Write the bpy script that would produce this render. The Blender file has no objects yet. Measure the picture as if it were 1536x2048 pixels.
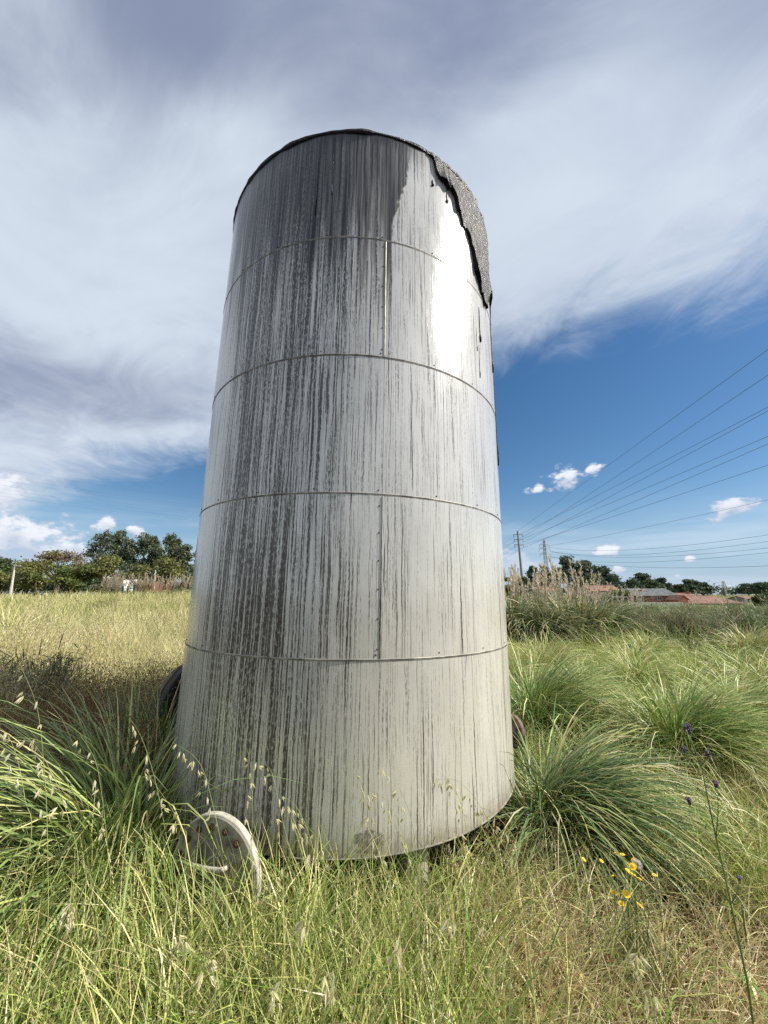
import bpy, math, random
import numpy as np
from mathutils import Vector, Matrix, Quaternion

random.seed(7)
RNG = np.random.default_rng(7)
scene = bpy.context.scene
C = scene.collection
R = math.radians

# ------------------------------------------------------------------ camera
CAM_H = 1.75
FPX = 769.0            # focal length in pixels of the 1536 px wide photograph
PITCH = R(12.1)
cam_data = bpy.data.cameras.new('camera')
cam_data.sensor_fit = 'VERTICAL'
cam_data.sensor_height = 36.0
cam_data.sensor_width = 27.0
cam_data.lens = 36.0 * FPX / 2048.0
cam_data.clip_start = 0.05
cam_data.clip_end = 9000
cam = bpy.data.objects.new('camera', cam_data)
C.objects.link(cam)
cam.location = (0, 0, CAM_H)
cam.rotation_euler = (R(90) + PITCH, 0, 0)
scene.camera = cam

# ------------------------------------------------------------------ sun, exposure
SUN_AZ, SUN_EL = R(95), R(42)      # azimuth clockwise from +Y
SUN = Vector((math.sin(SUN_AZ) * math.cos(SUN_EL), math.cos(SUN_AZ) * math.cos(SUN_EL), math.sin(SUN_EL)))
sl = bpy.data.lights.new('sun', 'SUN')
sl.energy = 5.0
sl.angle = R(0.53)
sl.color = (1.0, 0.94, 0.85)
so = bpy.data.objects.new('sun', sl)
so.rotation_euler = SUN.to_track_quat('Z', 'Y').to_euler()
so.location = (30, 0, 40)
C.objects.link(so)
scene.view_settings.view_transform = 'Standard'
scene.view_settings.look = 'None'
scene.view_settings.gamma = 1.0
scene.view_settings.use_curve_mapping = False
scene.view_settings.exposure = 0.62
scene.render.engine = 'CYCLES'
scene.cycles.max_bounces = 6
scene.cycles.transparent_max_bounces = 8
scene.cycles.use_denoising = False
scene.cycles.denoiser = 'OPENIMAGEDENOISE'
scene.cycles.denoising_input_passes = 'RGB_ALBEDO_NORMAL'
scene.cycles.denoising_prefilter = 'ACCURATE'
scene.cycles.sample_clamp_indirect = 6.0
SKY_STRENGTH = 0.10


# ------------------------------------------------------------------ node helper
class NT:
    def __init__(self, tree):
        self.t = tree
        self.n = tree.nodes
        self.l = tree.links

    def node(self, typ, **kw):
        nd = self.n.new(typ)
        for k, v in kw.items():
            setattr(nd, k, v)
        return nd

    def link(self, v, sock):
        if isinstance(v, S):
            self.l.new(v.s, sock)
        else:
            sock.default_value = v

    def math(self, op, a, b=None, c=None, clamp=False):
        nd = self.node('ShaderNodeMath', operation=op, use_clamp=clamp)
        for i, v in enumerate((a, b, c)):
            if v is not None:
                self.link(v, nd.inputs[i])
        return S(self, nd.outputs[0])

    def vec(self, x, y, z):
        nd = self.node('ShaderNodeCombineXYZ')
        for i, v in enumerate((x, y, z)):
            self.link(v, nd.inputs[i])
        return S(self, nd.outputs[0])

    def sep(self, v):
        nd = self.node('ShaderNodeSeparateXYZ')
        self.link(v, nd.inputs[0])
        return [S(self, o) for o in nd.outputs]

    def noise(self, v, scale=1.0, detail=4.0, rough=0.5, dist=0.0, dim='3D', color=False):
        nd = self.node('ShaderNodeTexNoise', noise_dimensions=dim)
        self.link(v, nd.inputs['Vector'])
        nd.inputs['Scale'].default_value = scale
        nd.inputs['Detail'].default_value = detail
        nd.inputs['Roughness'].default_value = rough
        nd.inputs['Distortion'].default_value = dist
        return S(self, nd.outputs['Color' if color else 'Fac'])

    def ss(self, v, a, b):
        """smoothstep from a to b"""
        nd = self.node('ShaderNodeMapRange', interpolation_type='SMOOTHSTEP')
        self.link(v, nd.inputs['Value'])
        self.link(a, nd.inputs['From Min'])
        self.link(b, nd.inputs['From Max'])
        return S(self, nd.outputs[0])

    def mix(self, f, a, b):
        nd = self.node('ShaderNodeMix', data_type='RGBA')
        self.link(f, nd.inputs['Factor'])
        for k, v in ((6, a), (7, b)):
            if not isinstance(v, S) and len(v) == 3:
                v = (*v, 1)
            self.link(v, nd.inputs[k])
        return S(self, nd.outputs[2])

    def bump(self, h, strength=0.3, dist=0.01, normal=None):
        nd = self.node('ShaderNodeBump')
        nd.inputs['Strength'].default_value = strength
        nd.inputs['Distance'].default_value = dist
        self.link(h, nd.inputs['Height'])
        if normal is not None:
            self.link(normal, nd.inputs['Normal'])
        return S(self, nd.outputs[0])


class S:
    def __init__(self, nt, s):
        self.nt, self.s = nt, s

    def __add__(self, o): return self.nt.math('ADD', self, o)
    def __radd__(self, o): return self.nt.math('ADD', o, self)
    def __sub__(self, o): return self.nt.math('SUBTRACT', self, o)
    def __rsub__(self, o): return self.nt.math('SUBTRACT', o, self)
    def __mul__(self, o): return self.nt.math('MULTIPLY', self, o)
    def __rmul__(self, o): return self.nt.math('MULTIPLY', o, self)
    def __truediv__(self, o): return self.nt.math('DIVIDE', self, o)
    def clamp(self): return self.nt.math('ADD', self, 0.0, clamp=True)
    def max(self, o): return self.nt.math('MAXIMUM', self, o)
    def min(self, o): return self.nt.math('MINIMUM', self, o)
    def abs(self): return self.nt.math('ABSOLUTE', self)


def new_mat(name):
    m = bpy.data.materials.new(name)
    m.use_nodes = True
    nt = NT(m.node_tree)
    p = m.node_tree.nodes['Principled BSDF']
    return m, nt, p


# ------------------------------------------------------------------ pixel rays (1536 x 2048 photograph)
CP, SP = math.cos(PITCH), math.sin(PITCH)


def ray(px, py):
    r, u = px - 768.0, 1024.0 - py
    return Vector((r, FPX * CP - u * SP, FPX * SP + u * CP))


def at(px, py, Y):
    """world point on the sight line through a pixel, at distance Y ahead"""
    d = ray(px, py)
    return Vector((0, 0, CAM_H)) + d * (Y / d.y)


def azel(px, py):
    d = ray(px, py).normalized()
    return math.atan2(d.x, d.y), math.asin(d.z)


# ------------------------------------------------------------------ world: sky with clouds
world = bpy.data.worlds.new('World')
scene.world = world
world.use_nodes = True
wt = NT(world.node_tree)
bgn = world.node_tree.nodes['Background']
sky = wt.node('ShaderNodeTexSky', sky_type='NISHITA')
sky.sun_disc = False
sky.sun_elevation = SUN_EL
sky.sun_rotation = SUN_AZ
sky.air_density = 1.0
sky.dust_density = 0.25
sky.ozone_density = 1.6
tc = wt.node('ShaderNodeTexCoord')
dirv = S(wt, tc.outputs['Generated'])
dx, dy, dz = wt.sep(dirv)
zc = dz.max(0.0) + 0.03
pu, pv = dx / zc, dy / zc                       # position on a high flat cloud layer
# the sheet of cloud overhead ends along a straight edge
d_edge = (1.74 - pu * 0.58 - pv) * (1 / 1.156)
al = (pu * 0.865 - pv * 0.502)                   # along the edge
ac = (pu * 0.502 + pv * 0.865)                   # across it
wn = wt.noise(wt.vec(al * 0.8, ac, 3.3), scale=1.3, detail=9, rough=0.58, dist=0.5)
wn2 = wt.noise(wt.vec(al * 0.9 + ac * 0.5, ac * 0.8, 9.1), scale=3.6, detail=9, rough=0.66, dist=1.0)
dens = wt.ss(d_edge + (wn - 0.5) * 0.80 + (wn2 - 0.5) * 0.62, -0.20, 0.50)
soft = wt.noise(wt.vec(al * 0.5, ac, 1.7), scale=0.95, detail=5, rough=0.5, dist=0.3)
wisp = wt.noise(wt.vec(al * 0.7, ac * 1.1, 6.2), scale=2.6, detail=8, rough=0.6, dist=0.7)


def lobe(u0, v0, ru, rv, k=1.0):
    a = (pu - u0) * (1 / ru)
    b = (pv - v0) * (1 / rv)
    return wt.ss(a * a + b * b, 1.0, 0.0) * k


grey = (lobe(-0.05, 0.42, 0.55, 0.28, 0.55) + lobe(-1.5, 1.65, 0.9, 0.55, 0.45) + lobe(-0.6, 0.45, 0.4, 0.2, 0.3)
        + lobe(0.75, 0.3, 0.5, 0.3, 0.30) - lobe(0.45, 0.85, 0.55, 0.4, 0.35) - lobe(-0.9, 0.9, 0.6, 0.35, 0.22))
bright = (1.0 - grey + (soft - 0.5) * 1.1 + (wisp - 0.5) * 0.9)
cl_col = wt.mix(wt.ss(bright, 0.15, 1.15), (0.195, 0.226, 0.315), (0.440, 0.492, 0.562))
cover = dens * (0.84 + wt.ss(soft + (wisp - 0.5) * 0.7, 0.3, 0.62) * 0.15)
# fair-weather clouds low in the sky
az = wt.math('ARCTAN2', dx, dy)
el = wt.math('ARCSINE', dz)
cn = wt.noise(wt.vec(az, el * 1.5, 0.4), scale=17, detail=7, rough=0.6, dist=0.2)
cn2 = wt.noise(wt.vec(az, el * 1.6, 5.4), scale=46, detail=5, rough=0.55)
cum = None
cshade = None
for (bx, by, rx, ry, k) in ((35, 1075, 160, 62, 0.5), (10, 985, 75, 60, 0.45), (140, 1100, 95, 30, 0.6), (212, 1050, 34, 22, 0.8), (272, 1062, 26, 16, 0.8),
                            (1140, 955, 46, 26, 1.0), (1185, 938, 22, 11, 1.0), (1078, 981, 30, 12, 1.0), (1466, 1010, 74, 36, 0.9),
                            (1216, 1101, 38, 17, 0.8), (1380, 1118, 16, 9, 0.9), (1236, 1136, 20, 12, 0.9), (1352, 1152, 12, 7, 0.9), (1030, 1130, 55, 50, 0.7)):
    a0, e0 = azel(bx, by)
    a1, e1 = azel(bx + rx, by)
    _, e2 = azel(bx, by - ry)
    qa = (az - a0) * (1 / abs(a1 - a0))
    qe = (el - e0) * (1 / abs(e2 - e0))
    f = 1.0 - wt.math('SQRT', qa * qa + qe * qe) + (cn - 0.5) * (3.0 * k) + (cn2 - 0.5) * 1.6
    m = wt.ss(f, 0.10, 0.75)
    sh = wt.ss(qe + (cn - 0.5) * 3.0, -0.9, 0.5)
    if bx == 1030:
        m = m * 0.55
    cum = m if cum is None else cum.max(m)
    cshade = m * sh if cshade is None else cshade.max(m * sh)
veil = wt.ss(el, R(14), R(0.5)) * wt.ss(wt.noise(wt.vec(az * 1.4, el * 9.0, 2.0), scale=2.4, detail=6, rough=0.6, dist=0.4), 0.36, 0.72) * 0.75
cum_col = wt.mix(cshade, (0.33, 0.38, 0.48), (0.58, 0.605, 0.645))
skyc = wt.node('ShaderNodeVectorMath', operation='SCALE')
wt.l.new(sky.outputs[0], skyc.inputs[0])
skyc.inputs['Scale'].default_value = SKY_STRENGTH
hs = wt.node('ShaderNodeHueSaturation')
wt.l.new(skyc.outputs[0], hs.inputs['Color'])
hs.inputs['Saturation'].default_value = 1.28
hs.inputs['Value'].default_value = 0.67
sky_c = S(wt, hs.outputs[0])
sky_h = wt.mix(wt.ss(el, R(13), R(0.0)) * 0.8, sky_c, (0.215, 0.325, 0.480))
c1 = wt.mix(veil, sky_h, (0.46, 0.53, 0.61))
c2 = wt.mix(cover, c1, cl_col)
c3 = wt.mix(cum, c2, cum_col)
# the background strength stays the sky's; cloud radiances are given in the same final units
sc_up = wt.node('ShaderNodeVectorMath', operation='SCALE')
wt.link(c3, sc_up.inputs[0])
sc_up.inputs['Scale'].default_value = 1.0 / SKY_STRENGTH
wt.l.new(sc_up.outputs[0], bgn.inputs['Color'])
bgn.inputs['Strength'].default_value = SKY_STRENGTH


# ------------------------------------------------------------------ object helpers
def tag(o, label=None, cat=None, group=None, kind=None):
    if label: o['label'] = label
    if cat: o['category'] = cat
    if group: o['group'] = group
    if kind: o['kind'] = kind
    return o


def empty(name, loc=(0, 0, 0), rz=0.0):
    o = bpy.data.objects.new(name, None)
    o.empty_display_size = 0.2
    o.location = loc
    o.rotation_euler = (0, 0, rz)
    C.objects.link(o)
    return o


def link(name, me, mat=None, parent=None, smooth=False):
    if mat is not None and len(me.materials) == 0:
        me.materials.append(mat)
    if smooth:
        me.polygons.foreach_set('use_smooth', np.ones(len(me.polygons), bool))
    o = bpy.data.objects.new(name, me)
    C.objects.link(o)
    if parent is not None:
        o.parent = parent
    return o


def np_mesh(name, V, F, col=None):
    """V (n,3), F (m,k) index array, one face size; col (n,3) per vertex"""
    me = bpy.data.meshes.new(name)
    V = np.ascontiguousarray(V, np.float32)
    F = np.ascontiguousarray(F, np.int32)
    k = F.shape[1]
    me.vertices.add(len(V))
    me.vertices.foreach_set('co', V.ravel())
    me.loops.add(F.size)
    me.loops.foreach_set('vertex_index', F.ravel())
    me.polygons.add(len(F))
    me.polygons.foreach_set('loop_start', np.arange(0, F.size, k, dtype=np.int32))
    me.update(calc_edges=True)
    if col is not None:
        a = me.color_attributes.new('col', 'FLOAT_COLOR', 'POINT')
        c4 = np.ones((len(V), 4), np.float32)
        c4[:, :3] = col
        a.data.foreach_set('color', c4.ravel())
    return me


class MB:
    """gathers plain shapes into one mesh"""
    def __init__(self):
        self.v, self.f = [], []

    def add(self, v, f):
        b = len(self.v)
        self.v += [tuple(p) for p in v]
        self.f += [tuple(i + b for i in q) for q in f]
        return self

    def box(self, a, b):
        x0, y0, z0 = a
        x1, y1, z1 = b
        v = [(x0, y0, z0), (x1, y0, z0), (x1, y1, z0), (x0, y1, z0), (x0, y0, z1), (x1, y0, z1), (x1, y1, z1), (x0, y1, z1)]
        return self.add(v, [(0, 3, 2, 1), (4, 5, 6, 7), (0, 1, 5, 4), (1, 2, 6, 5), (2, 3, 7, 6), (3, 0, 4, 7)])

    def tube(self, pts, rad, n=6, caps=True):
        pts = [Vector(p) for p in pts]
        if not isinstance(rad, (list, tuple)):
            rad = [rad] * len(pts)
        vs, fs = [], []
        ref = None
        for i, p in enumerate(pts):
            d = (pts[min(i + 1, len(pts) - 1)] - pts[max(i - 1, 0)]).normalized()
            if ref is None:
                ref = Vector((0, 0, 1)) if abs(d.z) < 0.9 else Vector((1, 0, 0))
            e1 = d.cross(ref).normalized()
            e2 = d.cross(e1).normalized()
            ref = e1.cross(d) * 1.0
            ref = -e2 if (-e2).dot(ref) > 0 else e2
            for k in range(n):
                a = 2 * math.pi * k / n
                vs.append(p + (e1 * math.cos(a) + e2 * math.sin(a)) * rad[i])
        for i in range(len(pts) - 1):
            for k in range(n):
                a, b = i * n + k, i * n + (k + 1) % n
                fs.append((a, b, b + n, a + n))
        if caps:
            fs.append(tuple(range(n - 1, -1, -1)))
            fs.append(tuple((len(pts) - 1) * n + k for k in range(n)))
        return self.add(vs, fs)

    def lathe(self, prof, M, n=24):
        """profile (radius, height) turned about local Z, placed with matrix M; closed at both ends"""
        vs, fs = [], []
        for (r, h) in prof:
            for k in range(n):
                a = 2 * math.pi * k / n
                vs.append(M @ Vector((r * math.cos(a), r * math.sin(a), h)))
        for i in range(len(prof) - 1):
            for k in range(n):
                a, b = i * n + k, i * n + (k + 1) % n
                fs.append((a, b, b + n, a + n))
        fs.append(tuple(range(n - 1, -1, -1)))
        fs.append(tuple((len(prof) - 1) * n + k for k in range(n)))
        return self.add(vs, fs)

    def build(self, name, mat, parent=None, smooth=False, bevel=0.0):
        me = bpy.data.meshes.new(name)
        me.from_pydata(self.v, [], self.f)
        me.update()
        o = link(name, me, mat, parent, smooth)
        if bevel:
            b = o.modifiers.new('bevel', 'BEVEL')
            b.width = bevel
            b.segments = 2
        return o


def vnoise(x, y, scale, seed=0):
    """smooth value noise in 0..1"""
    g = np.random.default_rng(seed).random((64, 64))
    u, v = np.asarray(x) / scale + 31.7, np.asarray(y) / scale + 17.3
    i, j = np.floor(u).astype(int), np.floor(v).astype(int)
    fu, fv = u - i, v - j
    fu, fv = fu * fu * (3 - 2 * fu), fv * fv * (3 - 2 * fv)
    a, b = g[i % 64, j % 64], g[(i + 1) % 64, j % 64]
    c, d = g[i % 64, (j + 1) % 64], g[(i + 1) % 64, (j + 1) % 64]
    return (a * (1 - fu) + b * fu) * (1 - fv) + (c * (1 - fu) + d * fu) * fv


def sstep(v, a, b):
    t = np.clip((np.asarray(v, float) - a) / (b - a), 0, 1)
    return t * t * (3 - 2 * t)


def ground_h(x, y):
    x, y = np.asarray(x, float), np.asarray(y, float)
    rise = 1.25 * sstep(y, 7, 44) * sstep(-x, 0.0, 8.0)
    dip = -0.7 * sstep(y, 25, 90) * sstep(x, 0, 30)
    und = 0.10 * (vnoise(x, y, 2.3, 3) - 0.5) + 0.25 * (vnoise(x, y, 9, 4) - 0.5) * sstep(y, 6, 14)
    return rise + dip + und * sstep(np.hypot(x + .3, y - 3.75), 0.8, 2.6)


# ------------------------------------------------------------------ materials
def foliage_mat(name, trans=0.3, rough=0.5, spec=0.35, var=0.12, gain=1.0):
    """per-blade colours come from the mesh; a little translucency"""
    m, nt, p = new_mat(name)
    at_ = nt.node('ShaderNodeAttribute', attribute_name='col')
    geo = nt.node('ShaderNodeNewGeometry')
    hsv = nt.node('ShaderNodeHueSaturation')
    nt.l.new(at_.outputs['Color'], hsv.inputs['Color'])
    rv = S(nt, geo.outputs['Random Per Island'])
    nt.link(rv * (2 * var * gain) + (1 - var) * gain, hsv.inputs['Value'])
    p.inputs['Roughness'].default_value = rough
    p.inputs['Specular IOR Level'].default_value = spec
    nt.l.new(hsv.outputs[0], p.inputs['Base Color'])
    tr = nt.node('ShaderNodeBsdfTranslucent')
    nt.l.new(hsv.outputs[0], tr.inputs['Color'])
    mx = nt.node('ShaderNodeMixShader')
    mx.inputs[0].default_value = trans
    nt.l.new(p.outputs[0], mx.inputs[1])
    nt.l.new(tr.outputs[0], mx.inputs[2])
    nt.l.new(mx.outputs[0], nt.n['Material Output'].inputs['Surface'])
    return m


def plain(name, col, rough=0.6, metal=0.0, nscale=6.0, namt=0.25, bump=0.0, spec=0.4, stretch=(1, 1, 1)):
    m, nt, p = new_mat(name)
    t = nt.node('ShaderNodeTexCoord')
    mp = nt.node('ShaderNodeMapping')
    mp.inputs['Scale'].default_value = stretch
    nt.l.new(t.outputs['Object'], mp.inputs[0])
    v = S(nt, mp.outputs[0])
    n = nt.noise(v, scale=nscale, detail=6, rough=0.6)
    lo = tuple(c * (1 - namt) for c in col)
    hi = tuple(min(1, c * (1 + namt)) for c in col)
    nt.link(nt.mix(nt.ss(n, 0.3, 0.7), lo, hi), p.inputs['Base Color'])
    p.inputs['Roughness'].default_value = rough
    p.inputs['Metallic'].default_value = metal
    p.inputs['Specular IOR Level'].default_value = spec
    if bump:
        nt.link(nt.bump(nt.noise(v, scale=nscale * 4, detail=5), bump, 0.01), p.inputs['Normal'])
    return m


M = {}
M['grass'] = foliage_mat('grass_blades', 0.2, 0.42, 0.5, 0.22, 1.22)
M['dry'] = foliage_mat('dry_grass', 0.16, 0.6, 0.25, 0.2)
M['leaf'] = foliage_mat('tree_leaves', 0.22, 0.55, 0.3, 0.25)
M['pampas'] = foliage_mat('pampas_leaves', 0.15, 0.45, 0.38, 0.25, 1.16)
M['plume'] = foliage_mat('plume', 0.4, 0.8, 0.1)
M['bark'] = plain('bark', (0.15, 0.12, 0.09), 0.85, nscale=3, bump=0.3)
M['palebark'] = plain('pale_bark', (0.34, 0.29, 0.24), 0.8, nscale=2, namt=0.4)

# ground
m, nt, p = new_mat('ground_soil')
tcg = nt.node('ShaderNodeTexCoord')
gv = S(nt, tcg.outputs['Object'])
n1 = nt.noise(gv, scale=0.08, detail=6)
n2 = nt.noise(gv, scale=9.0, detail=8, rough=0.65)
n3 = nt.noise(gv, scale=60.0, detail=4, rough=0.6)
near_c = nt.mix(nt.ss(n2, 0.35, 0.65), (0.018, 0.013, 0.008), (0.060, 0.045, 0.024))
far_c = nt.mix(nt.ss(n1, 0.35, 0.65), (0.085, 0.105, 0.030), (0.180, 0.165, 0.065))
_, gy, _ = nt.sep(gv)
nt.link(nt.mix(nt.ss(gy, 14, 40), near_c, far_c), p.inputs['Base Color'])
p.inputs['Roughness'].default_value = 0.95
p.inputs['Specular IOR Level'].default_value = 0.1
nt.link(nt.bump(n3 + n2, 0.6, 0.03), p.inputs['Normal'])
M['ground'] = m

gx = np.concatenate([-np.geomspace(5000, 12, 26), np.linspace(-11, 11, 61), np.geomspace(12, 5000, 26)])
gyv = np.concatenate([[-4000, -600, -80, -20, -8], np.linspace(-4, 16, 61), np.geomspace(17, 6000, 40)])
GX, GY = np.meshgrid(gx, gyv)
GZ = ground_h(GX, GY)
nx_ = len(gx)
ii = (np.arange(len(gyv) - 1)[:, None] * nx_ + np.arange(nx_ - 1)[None]).ravel()
gF = np.stack([ii, ii + 1, ii + 1 + nx_, ii + nx_], 1)
g = link('ground', np_mesh('ground', np.stack([GX.ravel(), GY.ravel(), GZ.ravel()], 1), gF), M['ground'], smooth=True)
tag(g, 'rough field soil under the tall grass, rising gently to the left', kind='structure')

# ------------------------------------------------------------------ the tank
TR = 1.396
Z0 = 0.371
COURSE = [0.0, 0.998, 2.010, 3.007, 4.000, 5.030]      # heights of the sheet courses above the bottom edge
TX, TY = 0.0123, 0.0041
TC = Vector((-0.317, 3.772, 0))
tank = empty('storage_tank', (TC.x - TX * Z0, TC.y - TY * Z0, 0.0))
tank.rotation_euler = (-TY, TX, 0)
tag(tank, 'tall cylindrical steel storage tank streaked with black tar, standing in tall grass', 'tank')
TM = Matrix.Translation(tank.location) @ tank.rotation_euler.to_matrix().to_4x4()
TMI = TM.inverted()


def on_tank(px, py, rad=TR):
    """(angle from the front towards the right, height) of the tank wall seen through a pixel"""
    o = TMI @ Vector((0, 0, CAM_H))
    d = (TMI.to_3x3() @ ray(px, py)).normalized()
    a = d.x ** 2 + d.y ** 2
    b = o.x * d.x + o.y * d.y
    c = o.x ** 2 + o.y ** 2 - rad ** 2
    disc = max(0.0, b * b - a * c)
    t = (-b - math.sqrt(disc)) / a
    q = o + d * t
    return math.atan2(q.x, -q.y), q.z


def tp(th, z, r=TR):
    return Vector((r * math.sin(th), -r * math.cos(th), z))


ZTOP = Z0 + COURSE[5]
# --- stained sheet steel
m, nt, p = new_mat('streaked_steel')
tcg = nt.node('ShaderNodeTexCoord')
ov = S(nt, tcg.outputs['Object'])
ox, oy, oz = nt.sep(ov)
th_ = nt.math('ARCTAN2', ox, oy * -1.0)
u = th_ * TR
hz = oz - Z0
wob = (nt.noise(nt.vec(u * 3, oz * 3.0, 0.0), scale=1, detail=3) - 0.5) * 0.018 + (nt.noise(nt.vec(u * 16, oz * 14.0, 4.0), scale=1, detail=3) - 0.5) * 0.009
uw = u + wob
course = nt.math('FLOOR', hz * (1 / 1.0055))
fine = nt.noise(nt.vec(uw * 92 + course * 3.7, oz * 0.85, 1.0), scale=1, detail=3, rough=0.6)
hair = nt.noise(nt.vec(u * 170 + wob * 60 + course * 7.3, oz * 1.4, 13.0), scale=1, detail=2, rough=0.6)
med = nt.noise(nt.vec(uw * 40, oz * 0.40, 5.0), scale=1, detail=6, rough=0.68)
wide = nt.noise(nt.vec(uw * 7, oz * 0.25, 8.0), scale=1, detail=3, rough=0.5)
spot = nt.noise(nt.vec(u * 95, oz * 30.0, 2.0), scale=1, detail=4, rough=0.65)
spot2 = nt.noise(nt.vec(u * 60, oz * 40.0, 7.0), scale=1, detail=2, rough=0.5)
ub0 = on_tank(455, 900)[0] * TR
ub1 = on_tank(640, 900)[0] * TR
band = nt.ss(u, ub0 - 0.14, ub0 + 0.12) * nt.ss(u, ub1 + 0.42, ub1 - 0.34)
ur = on_tank(800, 900)[0] * TR
right = nt.ss(u, ur - 0.5, ur + 0.35)
top = nt.ss(hz, 2.6, 4.6)
dirt = 0.30 + band * 0.58 + top * 0.22 * (1.0 - right) - right * 0.10 + (wide - 0.5) * 0.75
dirt = dirt - nt.ss(hz, 0.9, 0.0) * 0.06
eros = nt.ss(spot + (fine - 0.5) * 0.5, 0.38, 0.52)
t1 = 0.648 - dirt.min(1.05) * 0.150
m_f = nt.ss(fine, t1 - 0.010, t1 + 0.018)
m_m = nt.ss(med + (fine - 0.5) * 0.35, t1 - 0.013, t1 + 0.015)
t3 = 0.585 - dirt * 0.11
m_h = nt.ss(hair, t3 - 0.02, t3 + 0.06)
st = fine
streak = (m_f * (0.40 + eros * 0.48)).max(m_m * (0.34 + eros * 0.60)).max(m_h * (0.62 + dirt * 0.35) * (0.22 + nt.ss(spot + (fine - 0.5) * 0.3, 0.44, 0.56) * 0.78))
specks = nt.ss(spot2, 0.69, 0.74) * nt.ss(spot, 0.50, 0.62) * 0.9
# faint grey wash between the streaks
wash = nt.ss(med * 0.6 + wide * 0.4, 0.42, 0.64) * (0.03 + dirt * 0.22).clamp()
# black film run down from the roof
tf = nt.noise(nt.vec(uw * 16, oz * 0.55, 11.0), scale=1, detail=5, rough=0.6)
film_len = 1.10 + (tf - 0.5) * 3.2
ue = on_tank(820, 330)[0] * TR
ue2 = on_tank(780, 470)[0] * TR
frac = nt.ss(hz, 3.95, 4.9)
uedge = ue2 + frac * (ue - ue2) + (nt.noise(nt.vec(u * 12, oz * 14, 3.0), scale=1, detail=4) - 0.5) * 0.08
film_lr = nt.ss(u, uedge + 0.012, uedge - 0.012) * nt.ss(u, -1.50, -1.20)
film = nt.ss(film_len - (5.03 - hz), -0.55, 0.45) * film_lr * (0.66 + nt.ss(med, 0.36, 0.60) * 0.32)
deep = nt.ss(hz + (fine - 0.5) * 0.5, 4.66, 5.02) * nt.ss(u, ue + 0.30, ue - 0.10)
film = film.max(deep * 0.95)
us1 = on_tank(778, 470)[0] * TR
run = nt.ss((u - us1 - (tf - 0.5) * 0.03).abs(), 0.030, 0.012) * nt.ss(hz + (fine - 0.5), 3.3, 3.9) * 0.9
film = film.max(run)
# scuffed patch by the lower edge
up_, zp_ = on_tank(738, 1684)
qa = (u - up_ * TR) * (1 / 0.085)
qb = (oz - zp_) * (1 / 0.060)
patch = nt.ss(qa * qa + qb * qb + (nt.noise(nt.vec(u * 22, oz * 22, 1.0), scale=1, detail=5, rough=0.7) - 0.5) * 3.2, 1.05, 0.75) * nt.ss(spot, 0.3, 0.55) * 0.9
dark = streak.max(film).max(specks * (0.5 + dirt)).max(patch * 0.85)
steel_v = nt.noise(nt.vec(u * 2.2, oz * 0.8, 3.0), scale=1, detail=5)
steel = nt.mix(nt.ss(steel_v, 0.3, 0.7), (0.53, 0.528, 0.51), (0.63, 0.626, 0.605))
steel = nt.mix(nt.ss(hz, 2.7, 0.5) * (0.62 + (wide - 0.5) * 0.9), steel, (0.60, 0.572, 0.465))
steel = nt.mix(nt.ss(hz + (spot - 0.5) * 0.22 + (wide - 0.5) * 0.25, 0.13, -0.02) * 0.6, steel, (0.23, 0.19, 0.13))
steel = nt.mix(wash, steel, (0.22, 0.22, 0.215))
tarc = nt.mix(nt.ss(spot, 0.3, 0.7), (0.022, 0.021, 0.024), (0.050, 0.045, 0.042))
tarc = nt.mix(nt.ss(hz, 3.2, 0.8) * 0.8, tarc, (0.052, 0.040, 0.028))
tarc = nt.mix(film, tarc, (0.017, 0.019, 0.028))
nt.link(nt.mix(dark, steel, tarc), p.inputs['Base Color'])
nt.link((1.0 - dark * 0.95) * (0.20 - wash * 0.05), p.inputs['Metallic'])
nt.link(0.18 + (med - 0.5) * 0.10 + wash * 0.2 + film * 0.05, p.inputs['Roughness'])
nt.link(0.34 - film * 0.20, p.inputs['Specular IOR Level'])
bh = streak * 0.5 + film * 0.7 + spot * 0.25
dents = nt.bump(nt.noise(nt.vec(u * 2.0, oz * 1.4, 0.5), scale=1, detail=3, rough=0.45), 1.0, 0.016)
nt.link(nt.bump(bh, 0.14, 0.004, dents), p.inputs['Normal'])
M['steel'] = m

M['trim'] = plain('bead_steel', (0.26, 0.245, 0.21), 0.55, 0.35, nscale=9, namt=0.6)
m, nt, p = new_mat('tar')
tcg = nt.node('ShaderNodeTexCoord')
ov = S(nt, tcg.outputs['Object'])
ox, oy, oz = nt.sep(ov)
n1 = nt.noise(ov, scale=9, detail=6, rough=0.6)
n2 = nt.noise(nt.vec(ox * 1.0, oy * 1.0, oz * 0.35), scale=48, detail=5, rough=0.7)
n3 = nt.noise(nt.vec(ox, oy, oz * 0.3), scale=25, detail=3)
nt.link(nt.mix(nt.ss(n1, 0.45, 0.7), (0.006, 0.006, 0.007), (0.032, 0.026, 0.022)), p.inputs['Base Color'])
nt.link(0.24 + nt.ss(n2, 0.35, 0.65) * 0.35, p.inputs['Roughness'])
p.inputs['Specular IOR Level'].default_value = 0.16
nt.link(nt.bump(n2 * 1.0 + n3, 1.0, 0.014), p.inputs['Normal'])
M['tar'] = m
M['old_paint'] = plain('flange_paint_shaded', (0.19, 0.18, 0.145), 0.75, 0.0, nscale=14, namt=0.55, bump=0.25)  # shade on the cover face is put into this darker paint
M['sunlit_paint'] = plain('flange_paint_sunlit', (0.40, 0.38, 0.31), 0.65, 0.0, nscale=20, namt=0.25, bump=0.2)  # same paint made lighter: sunlight on rim and handle painted in
M['rust'] = plain('rusty_bolt', (0.070, 0.035, 0.020), 0.8, 0.2, nscale=30, namt=0.5, bump=0.3)
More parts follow.
